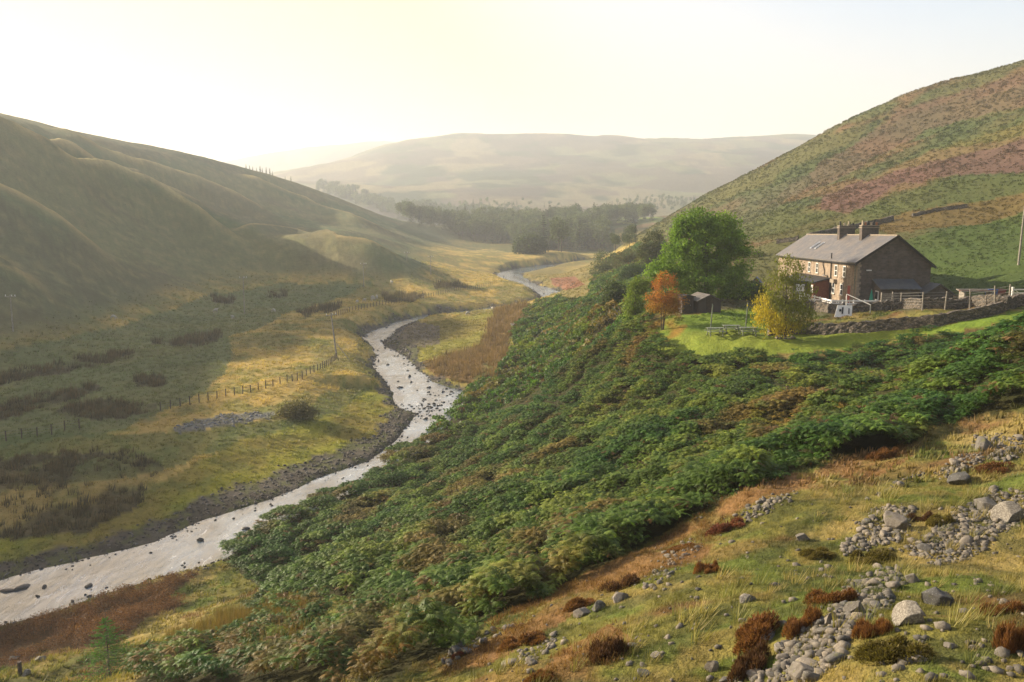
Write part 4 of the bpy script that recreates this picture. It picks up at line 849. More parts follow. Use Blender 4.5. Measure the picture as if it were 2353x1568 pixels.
# shrub on the river meadow, far riverside trees
ltr(682,962,[(682,940,34,14),(660,948,24,10),(704,948,24,10)],'thorn_shrub','wide dark thorn shrub beside the dry stones on the meadow',((.10,.075,.04),(.12,.11,.04)),130,.16,0,.4,.1,seed=80,cat='shrub')
ltr(1220,583,[(1215,560,28,20),(1235,566,18,15),(1200,568,16,14)],'lone_tree','round dark tree standing in front of the far wood',((.05,.065,.03),(.07,.09,.035)),160,.9,0,1.4,.3,seed=81)
def conifer_mesh(seed, dark, h=1.0, tiers=16, per=26, w=.2):
    r = np.random.default_rng(seed); V_, C_ = [], []
    for t in range(tiers):
        f = t / tiers; rr_ = w * (1 - f) ** .85 * r.uniform(.8, 1.15) + .012; zz = h * (.12 + .86 * f)
        for b in range(int(per * (1 - f * .7))):
            a_ = r.uniform(0, 6.283); q = r.uniform(.45, 1.1) * rr_; x_, y_ = q * math.cos(a_), q * math.sin(a_); dz = -.25 * q; sx_, sy_ = -math.sin(a_) * .035, math.cos(a_) * .035; o_ = q * .35
            V_ += [(x_ - math.cos(a_) * o_ - sx_, y_ - math.sin(a_) * o_ - sy_, zz + dz + .02), (x_ - math.cos(a_) * o_ + sx_, y_ - math.sin(a_) * o_ + sy_, zz + dz + .02), (x_ * 1.12, y_ * 1.12, zz + dz - .015)]
            k = r.uniform(.6, 1.3); C_ += [np.array(dark) * k] * 3
    V_ = np.array(V_); return mesh_np('crown', V_, np.arange(len(V_)).reshape(-1, 3), M_LEAF, np.array(C_))
def round_mesh(seed, c1, c2):
    r = np.random.default_rng(seed); lob = [((r.uniform(-.1, .1), r.uniform(-.1, .1), r.uniform(.45, .75)), (r.uniform(.14, .22), r.uniform(.14, .22), r.uniform(.14, .24))) for k in range(5)]
    V_, F_, C_ = crown_mesh(lob, 60, 16, .045, .05, seed, flat(c1, c2)); return mesh_np('crown', V_, F_, M_LEAF, C_)
CM = [conifer_mesh(s, (.035, .05, .025)) for s in range(5)]; RM = [round_mesh(30 + s, (.05, .07, .025), (.09, .11, .035)) for s in range(5)]
tv, tf = tube([([(0, 0, -.05), (0, 0, .4), (0, 0, .85)], [.014, .011, .003])]); TM = mesh_np('trunk', tv, tf, M_BARK)
def far_tree(u, v, h, conif, lab, cat, grp, rmin=300, jit=0):
    p = hit(u, v, rmin)
    if not p: return
    x, y = p[0], p[1] + jit; root = empty('conifer_tree' if conif else 'woodland_tree', (x, y, gz(x, y)), lab, cat, grp, random.uniform(0, 6.28)); root.scale = (h * random.uniform(.85, 1.25),) * 2 + (h,)
    link_me('crown', random.choice(CM if conif else RM), root); link_me('trunk', TM, root)
def wood_pts(poly, n, rmin):
    us = [q[0] for q in poly]; vs = [q[1] for q in poly]; out = []; t = 0
    while len(out) < n and t < 9000:
        t += 1; u, v = random.uniform(min(us), max(us)), random.uniform(min(vs), max(vs))
        if inpoly(np.array([u]), np.array([v]), poly)[0] and hit(u, v, rmin) and not (rmin == 300 and u < 1045 and hit(u, v, rmin)[1] < 590 and v < 548): out.append((u, v))
    return out
def wood(poly, n, h0, h1, pc, lab, grp, rmin=300):
    pts = wood_pts(poly, n, rmin); us = sorted(q[0] for q in pts)
    for u, v in pts:
        c_ = random.random() < pc; f = us.index(u) / len(us); w_ = ['left end', 'left half', 'middle', 'right half', 'right end'][min(4, int(f * 5))]; h = random.uniform(h0, h1)
        far_tree(u, v, h, c_, f"{'tall' if h > (h0 + h1) / 2 else 'shorter'} {'pointed conifer' if c_ else 'round broadleaf tree'}, {w_} of {lab}", 'tree', grp, rmin)
def mesh_arr(me):
    v = np.empty(len(me.vertices) * 3, np.float32); me.vertices.foreach_get('co', v); c = np.empty(len(me.vertices) * 4, np.float32); me.color_attributes['col'].data.foreach_get('color', c)
    return v.reshape(-1, 3).astype(float), np.arange(len(me.vertices)).reshape(-1, 3), c.reshape(-1, 4)[:, 1] / .05
PC_ = [mesh_arr(q) for q in CM[:2] + RM]
def wood_mass(name, lab, specs):
    P_ = []
    for poly, n, h0, h1, rmin in specs:
        for u, v in wood_pts(poly, n, rmin): q = hit(u, v, rmin); P_.append((*q, random.uniform(h0, h1)))
    P_ = np.array(P_); o = scatter(name, PC_, P_[:, 0], P_[:, 1], P_[:, 2], rng.uniform(0, 6.28, len(P_)), P_[:, 3], colset(len(P_), (.035, .05, .025), (.06, .07, .03), rng.uniform(0, 1, len(P_))), M_LEAF); tag(o, lab, 'woodland', kind='stuff')
wood([(1185,581),(1385,580),(1390,570),(1200,566)], 40, 14, 20, .3, 'the far wood front row', 'front row of the far wood')
wood([(930,540),(1040,550),(1190,568),(1385,574),(1385,566),(1200,555),(1040,535),(930,522)], 95, 13, 18, .3, 'the inner far wood', 'far wood across the valley')
wood([(1390,582),(1450,575),(1470,555),(1440,545),(1395,560)], 14, 5, 8, .2, 'trees beyond the wood', 'trees right of the far wood', 250)
wood_mass('far_woodland', 'hazy depth of the far wood behind its front rows', [([(880,520),(1000,535),(1200,558),(1385,566),(1390,520),(1200,505),(1050,492),(880,478)], 620, 12, 18, 300), ([(1390,520),(1500,512),(1500,505),(1385,508)], 60, 12, 16, 600)])
wood_mass('far_plantation', 'pale plantation behind the end of the left hill', [([(715,440),(760,455),(880,490),(880,470),(800,435),(730,425)], 150, 9, 14, 950)])
wood_mass('hill_woodland', 'faint trees and hedges on the lower middle hill', [([(1000,480),(1120,462),(1200,465),(1320,480),(1100,490)], 40, 6, 9, 700), ([(1380,470),(1500,455),(1640,465),(1600,490),(1420,490)], 110, 6, 9, 700)])
for k, u in enumerate([566, 574, 581, 590, 598, 603, 612, 620, 626, 655, 668]):
    az, s, cy = ray(u, 400); j = int(round((az + FINE) / DA)); prof = (Z[:, j] / R); i = int(np.argmax(np.where((R > 250) & (R < 900), prof, -9))); x, y = R[i] * math.sin(az), R[i] * math.cos(az)
    root = empty('conifer_tree', (x, y, gz(x, y) - 1), 'small conifer silhouetted on the skyline of the left hill', 'tree', 'conifers on the left skyline'); h = random.uniform(3, 5.5); root.scale = (h, h, h); link_me('crown', random.choice(CM), root); link_me('trunk', TM, root)
# young spruce at lower left: whorls of drooping branches with needles
p = at(252, 1560, 20); root = empty('spruce_sapling', p, 'young green spruce with a bare leading shoot in the lower left corner', 'tree')
SH = px(182, p) * 1.0; r = np.random.default_rng(5); paths = [([(0, 0, -.2), (0, 0, SH * .5), (0, 0, SH)], [.045, .03, .006])]; V_, C_ = [], []
for t in range(22):
    f = t / 22; zz = SH * (.02 + .86 * f); L = SH * .52 * (1 - f) ** .9 + .06
    for b in range(9 if f < .7 else 5):
        a_ = r.uniform(0, 6.283); LL = L * r.uniform(.7, 1.1); e_ = np.array([math.cos(a_) * LL, math.sin(a_) * LL, zz - .06 * LL + .25 * LL * f]); s0 = np.array([0, 0, zz]); paths.append(([tuple(s0), tuple((s0 + e_) / 2 - np.array([0, 0, .04])), tuple(e_)], [.010, .007, .003]))
        for q in range(34):
            tq = r.uniform(.12, 1.0); c_ = s0 + (e_ - s0) * tq; d_ = r.normal(size=3) * .5 + (e_ - s0) / LL * .7; d_ /= np.linalg.norm(d_); side = np.cross(d_, r.normal(size=3)); side /= np.linalg.norm(side); nl = .085 * r.uniform(.7, 1.3)
            lat = np.array([-math.sin(a_), math.cos(a_), 0]) * r.uniform(-1, 1) * .16 * LL * (1 - tq * .6); c_ = c_ + lat
            V_ += [tuple(c_ - side * .012), tuple(c_ + side * .012), tuple(c_ + d_ * nl)]; kk = r.uniform(.7, 1.3); C_ += [np.array((.07, .17, .035)) * kk] * 3
link_me('crown', mesh_np('crown', np.array(V_), np.arange(len(V_)).reshape(-1, 3), M_LEAF, np.array(C_)), root)
tv_, tf_ = tube(paths); link_me('trunk', mesh_np('trunk', tv_, tf_, M_BARK, None, True), root)

# ------------------------------------------------------------------ simple solid builder
class MB:
    def __init__(s): s.v = []; s.f = []
    def box(s, x0, x1, y0, y1, z0, z1):
        k = len(s.v); s.v += [(x, y, z) for z in (z0, z1) for y in (y0, y1) for x in (x0, x1)]
        s.f += [tuple(k + i for i in q) for q in ((0, 2, 3, 1), (4, 5, 7, 6), (0, 1, 5, 4), (2, 6, 7, 3), (0, 4, 6, 2), (1, 3, 7, 5))]; return s
    def bar(s, a, b, w, h=None):
        h = h or w; a, b = Vector(a), Vector(b); d = (b - a).normalized(); up = Vector((0, 0, 1)) if abs(d.z) < .95 else Vector((1, 0, 0))
        x = d.cross(up).normalized() * w / 2; y = x.cross(d).normalized() * h / 2; k = len(s.v)
        s.v += [tuple(p + i * x + j * y) for p in (a, b) for i, j in ((-1, -1), (1, -1), (1, 1), (-1, 1))]
        s.f += [tuple(k + i for i in q) for q in ((0, 1, 2, 3), (7, 6, 5, 4), (0, 4, 5, 1), (1, 5, 6, 2), (2, 6, 7, 3), (3, 7, 4, 0))]; return s
    def poly(s, pts, d):
        """closed outline extruded by vector d"""
        k = len(s.v); n = len(pts); s.v += [tuple(p) for p in pts] + [tuple(Vector(p) + Vector(d)) for p in pts]
        s.f += [tuple(k + i for i in range(n))[::-1], tuple(k + n + i for i in range(n))] + [(k + i, k + (i + 1) % n, k + n + (i + 1) % n, k + n + i) for i in range(n)]; return s
    def cyl(s, x, y, z0, z1, r, r1=None, n=12):
        r1 = r if r1 is None else r1; k = len(s.v)
        for z, q in ((z0, r), (z1, r1)): s.v += [(x + q * math.cos(i / n * 6.28319), y + q * math.sin(i / n * 6.28319), z) for i in range(n)]
        s.f += [(k + i, k + (i + 1) % n, k + n + (i + 1) % n, k + n + i) for i in range(n)] + [tuple(k + n + i for i in range(n)), tuple(k + i for i in range(n))[::-1]]; return s
    def build(s, name, mat, parent=None, label=None):
        me = bpy.data.meshes.new(name); me.from_pydata(s.v, [], s.f); bm = bmesh.new(); bm.from_mesh(me); bmesh.ops.recalc_face_normals(bm, faces=bm.faces); bm.to_mesh(me); bm.free()
        me.materials.append(mat); o = link_me(name, me, parent)
        if label: o['label'] = label
        return o
def copy_tree(o, parent=None):
    c = o.copy(); COL.objects.link(c); c.parent = parent
    for ch in list(o.children): copy_tree(ch, c)
    return c
def masonry(name, c1, c2, mortar, bw, bh, bd=.03):
    m, nt = new_mat(name); tc = N(nt, 'ShaderNodeTexCoord').outputs['Object']; sp = N(nt, 'ShaderNodeSeparateXYZ'); lk(nt, tc, sp.inputs[0])
    ad = N(nt, 'ShaderNodeMath', operation='ADD'); lk(nt, sp.outputs[0], ad.inputs[0]); lk(nt, sp.outputs[1], ad.inputs[1]); cb = N(nt, 'ShaderNodeCombineXYZ'); lk(nt, ad.outputs[0], cb.inputs[0]); lk(nt, sp.outputs[2], cb.inputs[1])
    wv_ = N(nt, 'ShaderNodeVectorMath', operation='ADD'); nz = N(nt, 'ShaderNodeTexNoise'); nz.inputs['Scale'].default_value = 2.5; lk(nt, tc, nz.inputs['Vector']); sc = N(nt, 'ShaderNodeVectorMath', operation='SCALE'); sc.inputs['Scale'].default_value = .12; lk(nt, nz.outputs['Color'], sc.inputs[0]); lk(nt, cb.outputs[0], wv_.inputs[0]); lk(nt, sc.outputs[0], wv_.inputs[1])
    b = N(nt, 'ShaderNodeTexBrick'); lk(nt, wv_.outputs[0], b.inputs['Vector']); b.inputs['Scale'].default_value = 1.0; b.inputs['Brick Width'].default_value = bw; b.inputs['Row Height'].default_value = bh; b.inputs['Mortar Size'].default_value = .018; b.inputs['Bias'].default_value = 0
    b.inputs['Color1'].default_value = (*c1, 1); b.inputs['Color2'].default_value = (*c2, 1); b.inputs['Mortar'].default_value = (*mortar, 1)
    n_ = noise(nt, 1.2, 5, .7, tc); c = mixc(nt, rampv(nt, n_, .38, .66), b.outputs['Color'], mixc(nt, 1.0, b.outputs['Color'], (.6, .58, .56, 1), 'MULTIPLY'))
    n3_ = noise(nt, 12, 4, .7, tc); c = mixc(nt, rampv(nt, n3_, .5, .75, 0, .5), c, mixc(nt, 1.0, c, (1.5, 1.45, 1.3, 1), 'MULTIPLY'))
    finish(nt, c, .92, .2, b.outputs['Fac'], bd, -.8); return m
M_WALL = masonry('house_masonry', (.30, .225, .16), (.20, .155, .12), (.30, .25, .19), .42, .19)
M_GAB = masonry('gable_masonry_shaded', (.13, .105, .09), (.08, .07, .065), (.11, .095, .085), .45, .2)  # house stone darkened for the gable, its shade put into the colour
M_QUO = simple('quoin_stone', (.28, .23, .175), .9, .3, 3)
def slate(name, c1, c2):
    m, nt = new_mat(name); tc = N(nt, 'ShaderNodeTexCoord').outputs['Object']; sp = N(nt, 'ShaderNodeSeparateXYZ'); lk(nt, tc, sp.inputs[0]); cb = N(nt, 'ShaderNodeCombineXYZ'); lk(nt, sp.outputs[1], cb.inputs[0]); lk(nt, sp.outputs[0], cb.inputs[1])
    b = N(nt, 'ShaderNodeTexBrick'); lk(nt, cb.outputs[0], b.inputs['Vector']); b.inputs['Scale'].default_value = 1; b.inputs['Brick Width'].default_value = .4; b.inputs['Row Height'].default_value = .28; b.inputs['Mortar Size'].default_value = .012
    b.inputs['Color1'].default_value = (*c1, 1); b.inputs['Color2'].default_value = (*c2, 1); b.inputs['Mortar'].default_value = (.05, .045, .045, 1)
    n_ = noise(nt, .45, 6, .75, tc); c = mixc(nt, rampv(nt, n_, .42, .6, 0, .9), b.outputs['Color'], mixc(nt, 1.0, b.outputs['Color'], (1.6, 1.4, 1.15, 1), 'MULTIPLY')); finish(nt, c, .55, .45, b.outputs['Fac'], .02, -.6); return m
M_SLATE = slate('roof_slate', (.105, .10, .10), (.07, .069, .072)); M_DSLATE = slate('blue_slate', (.07, .08, .095), (.05, .058, .07))
M_WHITE = simple('white_paint', (.74, .73, .70), .55, .12, 5); M_BLACK = simple('black_paint', (.02, .02, .022), .5, .3, 4); M_WOOD = simple('weathered_timber', (.27, .24, .20), .85, .35, 5)
M_DWOOD = simple('dark_timber', (.075, .055, .045), .85, .4, 3); M_RWOOD = simple('red_brown_timber', (.17, .06, .035), .8, .3, 4); M_RED = simple('red_door_paint', (.30, .05, .035), .6, .2, 4); M_GREEN = simple('green_canvas', (.02, .22, .15), .8, .2, 3)
M_BLUE = simple('blue_plastic', (.02, .09, .32), .45, .15, 2); M_REDP = simple('dull_red_plastic', (.25, .05, .05), .5, .15, 2); M_POT = simple('terracotta', (.36, .14, .07), .8, .25, 6); M_BUFF = simple('buff_clay', (.45, .36, .25), .8, .25, 6); M_METAL = simple('grey_metal', (.30, .31, .32), .45, .2, 5, metal=.6); M_LEAD = simple('lead', (.30, .31, .33), .5, .2, 6)
M_BROOF = simple('blue_roof_felt', (.03, .07, .20), .6, .2, 3); M_POST = simple('grey_green_post', (.19, .21, .16), .85, .3, 4); M_WIRE = simple('wire', (.16, .16, .15), .5, .2, 5)
m, nt = new_mat('window_glass'); finish(nt, (.03, .035, .04), .06, .8); M_GLASS = m
m, nt = new_mat('drystone'); tc = N(nt, 'ShaderNodeTexCoord').outputs['Object']; mp = N(nt, 'ShaderNodeMapping'); mp.inputs['Scale'].default_value = (1, 1, 1.7); lk(nt, tc, mp.inputs[0])
vo = N(nt, 'ShaderNodeTexVoronoi'); vo.inputs['Scale'].default_value = 3.4; lk(nt, mp.outputs[0], vo.inputs['Vector']); ve = N(nt, 'ShaderNodeTexVoronoi', feature='DISTANCE_TO_EDGE'); ve.inputs['Scale'].default_value = 3.4; lk(nt, mp.outputs[0], ve.inputs['Vector'])
hs = N(nt, 'ShaderNodeSeparateColor'); lk(nt, vo.outputs['Color'], hs.inputs[0]); c = mixc(nt, hs.outputs[0], (.06, .055, .048, 1), (.17, .14, .11, 1)); c = mixc(nt, rampv(nt, ve.outputs['Distance'], 0, .07), (.02, .018, .015, 1), c); finish(nt, c, .95, .15, ve.outputs['Distance'], .12, .9); M_DRY = m

# ------------------------------------------------------------------ the house
PH = math.radians(2.7); HY = 97.0
a0, s0_, _c = ray(1972, 601); rH = HY / math.cos(a0); EV = 5.1; zf = s0_ * rH - EV
house = empty('stone_house', (HY * math.tan(a0), HY, zf), 'long two storey stone house with slate roof and two chimneys on the right bank', 'house', rz=-PH)
W_, LN, XR, ZR, ER = 8.35, 34.0, 4.3, 8.0, 4.75
wl_ = MB().poly([(0, 0.22, -2.5), (0, 0.22, EV), (XR, .22, ZR - .05), (W_, .22, ER), (W_, .22, -2.5)], (0, LN - .22, 0)); wl_.build('wall', M_WALL, house, 'sunlit brown stone long wall')
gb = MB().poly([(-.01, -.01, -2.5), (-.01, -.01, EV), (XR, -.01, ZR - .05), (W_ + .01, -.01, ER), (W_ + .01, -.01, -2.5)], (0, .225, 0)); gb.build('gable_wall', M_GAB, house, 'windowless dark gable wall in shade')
q = MB()
for k in range(17):
    z = -.6 + k * .335; ln = .42 if k % 2 else .26; q.box(-.035, ln, -.035, .02, z, z + .31); q.box(-.035, .02, .02, .68 - ln, z, z + .31)
q.build('quoins', M_QUO, house)
def slab(x0, z0, x1, z1, y0, y1, th): return MB().poly([(x0, y0, z0), (x1, y0, z1), (x1, y0, z1 + th), (x0, y0, z0 + th)], (0, y1 - y0, 0))
sl = (ZR - EV) / XR; sr = (ZR - ER) / (W_ - XR)
roof = slab(-.4, EV - .4 * sl, XR, ZR, -.28, LN + .25, .13).build('roof', M_SLATE, house)
slab(XR, ZR, W_ + .45, ER - .45 * sr, -.28, LN + .25, .13).build('roof', M_SLATE, house)
MB().box(XR - .14, XR + .14, -.3, LN + .27, ZR + .07, ZR + .2).build('ridge_tiles', M_QUO, roof)
MB().bar((-.42, -.33, EV - .42 * sl + .0), (XR, -.33, ZR + .02), .07, .26).bar((XR, -.33, ZR + .02), (W_ + .47, -.33, ER - .47 * sr), .07, .26).build('bargeboard', M_BLACK, roof)
MB().box(-.52, -.40, -.28, LN + .2, EV - .42, EV - .31).build('gutter', M_BLACK, roof)
for y0, pots in ((8.2, (M_BUFF, M_POT, M_BLACK, M_BUFF, M_BLACK, M_POT)), (16.4, (M_BLACK, M_BUFF, M_BUFF, M_BLACK))):
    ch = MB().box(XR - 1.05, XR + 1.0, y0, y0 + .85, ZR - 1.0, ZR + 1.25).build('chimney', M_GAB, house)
    MB().box(XR - 1.15, XR + 1.1, y0 - .1, y0 + .95, ZR + 1.0, ZR + 1.12).box(XR - 1.1, XR + 1.05, y0 - .06, y0 + .91, ZR + 1.25, ZR + 1.36).build('cap', M_QUO, ch)
    MB().poly([(XR - 1.12, y0 - .05, ZR - .85), (XR - 1.12, y0 - .05, ZR - .62), (XR + .02, y0 - .05, ZR + .32), (XR + .02, y0 - .05, ZR + .12)], (0, .05, 0)).build('flashing', M_LEAD, ch)
    for k, pm in enumerate(pots):
        x = XR - .85 + k * 1.7 / (len(pots) - 1); MB().cyl(x, y0 + .42, ZR + 1.34, ZR + 1.85 - .2 * (k % 2), .14, .11).cyl(x, y0 + .42, ZR + 1.85 - .2 * (k % 2), ZR + 1.92 - .2 * (k % 2), .14).build('chimney_pot', pm, ch)
for y0 in (20.0, 22.0): 
    f = MB().poly([(1.3, y0, EV + 1.3 * sl + .16), (2.6, y0, EV + 2.6 * sl + .16), (2.6, y0, EV + 2.6 * sl + .24), (1.3, y0, EV + 1.3 * sl + .24)], (0, .8, 0)).build('skylight', M_LEAD, roof)
    MB().poly([(1.4, y0 + .1, EV + 1.4 * sl + .24), (2.5, y0 + .1, EV + 2.5 * sl + .24), (2.5, y0 + .1, EV + 2.5 * sl + .25), (1.4, y0 + .1, EV + 1.4 * sl + .25)], (0, .6, 0)).build('pane', M_GLASS, f)
def window(y, z0, h=1.35, w=.95):
    f = MB().box(-.05, .02, y - w / 2, y - w / 2 + .08, z0, z0 + h).box(-.05, .02, y + w / 2 - .08, y + w / 2, z0, z0 + h).box(-.05, .02, y - w / 2 + .08, y + w / 2 - .08, z0, z0 + .08).box(-.05, .02, y - w / 2 + .08, y + w / 2 - .08, z0 + h - .08, z0 + h).box(-.045, .02, y - w / 2 + .08, y + w / 2 - .08, z0 + h * .5 - .03, z0 + h * .5 + .03).build('window', M_WHITE, house)
    MB().box(-.02, .015, y - w / 2 + .08, y + w / 2 - .08, z0 + .08, z0 + h * .5 - .03).box(-.02, .015, y - w / 2 + .08, y + w / 2 - .08, z0 + h * .5 + .03, z0 + h - .08).build('pane', M_GLASS, f)
    MB().box(-.12, .02, y - w / 2 - .12, y + w / 2 + .12, z0 - .14, z0 - .005).box(-.06, .02, y - w / 2 - .15, y + w / 2 + .15, z0 + h + .005, z0 + h + .24).box(-.055, .02, y - w / 2 - .14, y - w / 2 - .004, z0, z0 + h).box(-.055, .02, y + w / 2 + .004, y + w / 2 + .14, z0, z0 + h).build('sill', M_QUO, f)
for y in (4.3, 7.3, 14.8, 18.2): window(y, 3.0)
for y in (5.0, 8.0): window(y, .75, 1.4)
d = MB().box(-.05, .02, 1.9, 2.9, 0, 2.1).build('door', M_RED, house); MB().box(-.09, -.05, 2.02, 2.07, .95, 1.1).build('handle', M_BLACK, d); MB().box(-.07, .02, 1.76, 1.895, 0, 2.25).box(-.07, .02, 2.905, 3.04, 0, 2.25).box(-.07, .02, 1.895, 2.905, 2.105, 2.25).build('door_surround', M_QUO, d)
MB().bar((-.12, 8.95, -1), (-.12, 8.95, EV + .75), .12).build('drainpipe', M_BLACK, house)
MB().bar((-.10, .55, -1), (-.10, .55, EV - .35), .08).build('drainpipe', M_POST, house)
MB().bar((-.10, 12.2, EV - .35), (-.10, 12.2, 4.2), .09).bar((-.10, 12.2, 4.2), (-.10, 11.5, 3.5), .09).bar((-.10, 11.5, 3.5), (-.10, 11.5, 2.9), .09).build('drainpipe', M_BLACK, house)
MB().box(-.42, -.02, 6.9, 8.3, 2.15, 2.6).build('signboard', M_QUO, house)
MB().cyl(-.35, 10.6, 2.9, 2.96, .38, .3).bar((-.35, 10.6, 2.9), (0, 10.6, 2.75), .05).build('satellite_dish', M_METAL, house)
MB().box(1.0, 1.55, -.16, -.01, 4.0, 4.12).build('lamp', M_WHITE, house)
ext = MB().poly([(-2.1, 9.3, -1.5), (-.003, 9.3, -1.5), (-.003, 9.3, 2.5), (-2.1, 9.3, 1.95)], (0, 12.5, 0)).build('porch', M_RWOOD, house, 'red brown side porch with felt lean-to roof')
slab(-2.4, 1.95, -.003, 2.58, 9.05, 22, .1).build('porch_roof', M_BLACK, ext); MB().box(-2.14, -2.1, 9.5, 10.5, .7, 1.7).build('window', M_WHITE, ext)
MB().box(-4.3, -2.45, 10.8, 17.5, -1, 2.0).build('lobby', M_GAB, ext); MB().box(-4.5, -2.41, 10.6, 17.7, 2.003, 2.14).build('lobby_roof', M_BLACK, ext); MB().box(-3.9, -2.8, 10.75, 10.796, .8, 1.75).build('window', M_WHITE, ext)
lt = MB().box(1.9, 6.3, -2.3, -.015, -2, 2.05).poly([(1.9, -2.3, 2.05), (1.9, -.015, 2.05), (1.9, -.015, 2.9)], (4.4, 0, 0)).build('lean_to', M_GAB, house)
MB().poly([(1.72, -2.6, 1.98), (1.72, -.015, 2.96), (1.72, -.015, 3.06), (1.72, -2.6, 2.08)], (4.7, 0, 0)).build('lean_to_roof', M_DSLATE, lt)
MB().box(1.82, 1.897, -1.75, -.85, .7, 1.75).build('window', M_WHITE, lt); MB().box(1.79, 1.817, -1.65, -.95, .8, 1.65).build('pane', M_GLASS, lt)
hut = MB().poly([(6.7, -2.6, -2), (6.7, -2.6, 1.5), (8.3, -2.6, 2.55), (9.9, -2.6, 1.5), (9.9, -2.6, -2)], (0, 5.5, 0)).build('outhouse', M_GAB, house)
slab(6.42, 1.33, 8.3, 2.6, -2.85, 2.9, .09).build('outhouse_roof', M_DSLATE, hut); slab(8.3, 2.6, 10.15, 1.33, -2.85, 2.9, .09).build('outhouse_roof', M_DSLATE, hut)
bpy.context.view_layer.update()
HM = house.matrix_world.copy()
def hp_(x, y, z=0): return HM @ Vector((x, y, z))

# deck with white rails, rubble terrace wall, steps rail, leaning board, parasol
dk = empty('timber_deck', hp_(0, 0, 0), 'raised timber deck with whitewashed rails in front of the house', 'deck', rz=-PH)
MB().box(-4.6, 1.6, -5.2, 8.2, -.16, -.02).build('floorboards', M_WOOD, dk)
for x, y in [(-4.5, -5.1), (-3.3, -5.1), (-2.1, -5.1), (-.9, -5.1), (.3, -5.1), (1.5, -5.1), (-4.5, -3), (-4.5, -1), (-4.5, 1), (-4.5, 3), (-4.5, 5), (-4.5, 7)]: MB().box(x - .06, x + .06, y - .06, y + .06, -1.6, 1.02).build('post', M_WHITE, dk)
r_ = MB()
for z in (.25, .58, .90): r_.bar((-4.5, -5.18, z), (1.5, -5.18, z), .04, .16).bar((-4.58, -5.1, z), (-4.58, 7, z), .04, .16)
r_.build('rail', M_WHITE, dk)
tb = empty('garden_table', hp_(-2.6, -3.2, -.02), 'white garden table standing on the deck', 'table', rz=-PH); MB().box(-.7, .7, -.4, .4, .70, .75).build('tabletop', M_WHITE, tb)
for sx in (-.6, .6):
    for sy in (-.32, .32): MB().box(sx - .03, sx + .03, sy - .03, sy + .03, 0, .7).build('leg', M_WHITE, tb)
ps = empty('folded_parasol', hp_(.75, -2.6, -.02), 'closed green parasol standing on the deck by the gable corner', 'parasol'); MB().cyl(0, 0, 0, 2.1, .03).build('pole', M_WOOD, ps); MB().cyl(0, 0, .75, 1.95, .27, .05, 8).cyl(0, 0, .6, .752, .15, .27, 8).build('canopy', M_GREEN, ps)
bc_ = empty('folded_bench', hp_(1.9, -5.3, -.1), 'pale timber seat at the right end of the deck rail', 'bench', rz=.3); MB().box(-.45, .45, -.2, .25, .42, .48).build('seat', M_WOOD, bc_); MB().box(-.45, .45, .25, .3, .5, 1.0).build('backrest', M_WOOD, bc_)
for sx in (-.4, .4): MB().box(sx - .04, sx + .04, -.2, .28, -.1, .42).build('leg', M_WOOD, bc_)
def wall_line(pts, h, th, name, lab, n=3.0, mat=None, cat='wall', rough=.12):
    """stone wall following the ground along world points"""
    P = [Vector((p[0], p[1], 0)) for p in pts]; S = []
    for a, b in zip(P[:-1], P[1:]):
        k = max(2, int((b - a).length * n)); S += [a.lerp(b, i / k) for i in range(k)]
    S.append(P[-1]); V_, F_ = [], []; lv = [-.8, .25, .5, .75, 1.0]; r = random.Random(len(lab))
    for i, p in enumerate(S):
        t = (S[min(i + 1, len(S) - 1)] - S[max(i - 1, 0)]).normalized(); nrm = Vector((-t.y, t.x, 0)); g0 = gz(p.x, p.y); hh = h + r.uniform(-.12, .12) * h
        ring = []
        for sgn in (-1, 1):
            for l in (lv if sgn < 0 else lv[::-1]):
                w = th / 2 * (1.25 - .35 * max(l, 0)) + r.uniform(-rough, rough) * .5; q = p + nrm * sgn * w; ring.append((q.x, q.y, g0 + (l * hh if l > 0 else l) + r.uniform(-rough, rough) * .4))
        V_ += ring
    K = len(lv) * 2
    for i in range(len(S) - 1):
        for j in range(K - 1): F_.append((i * K + j, i * K + j + 1, (i + 1) * K + j + 1, (i + 1) * K + j))
    F_ += [tuple(range(K)), tuple(range((len(S) - 1) * K, len(S) * K))[::-1]]
    me = bpy.data.meshes.new(name); me.from_pydata(V_, [], F_); bm = bmesh.new(); bm.from_mesh(me); bmesh.ops.recalc_face_normals(bm, faces=bm.faces); bm.to_mesh(me); bm.free(); me.materials.append(mat or M_DRY)
    o = link_me(name, me); return tag(o, lab, cat)
def hits(l, rmin=50): return [q for q in (hit(u, v, rmin) for u, v in l) if q]
wall_line(hits([(1765,772),(1838,767),(1900,768),(1970,764),(2080,754),(2145,751),(2230,735),(2300,718)]), .98, .5, 'dry_stone_wall', 'long dark dry stone wall running up beside the lawn to the gate')
wall_line(hits([(2304,716),(2330,708),(2365,700),(2390,696)]), 1.2, .55, 'dry_stone_wall', 'short stepped end of the lawn wall below the white gate')
wall_line(hits([(2046,712),(2070,710),(2118,711),(2171,710),(2228,706),(2285,702),(2322,697)]), 1.1, .5, 'dry_stone_wall', 'lighter stone wall behind the tall fence posts right of the house')
q0 = [hp_(-4.7, 3), hp_(-4.75, -5.4), hp_(1.7, -5.4), hp_(3.2, -6.2)]
wall_line([(p.x, p.y) for p in q0], 1.0, .8, 'terrace_wall', 'rough rubble wall holding up the deck terrace', rough=.3)
p = hp_(-4.2, -8.2); x, y = p.x, p.y; bd = empty('leaning_board', (x, y, gz(x, y)), 'white board with black marks leaning below the deck', 'board', rz=-.1); MB().poly([(-.95, 0, 0), (.85, 0, 0), (1.0, .5, 1.25), (-.55, .5, 1.25)], (0, .05, 0)).build('panel', M_WHITE, bd)
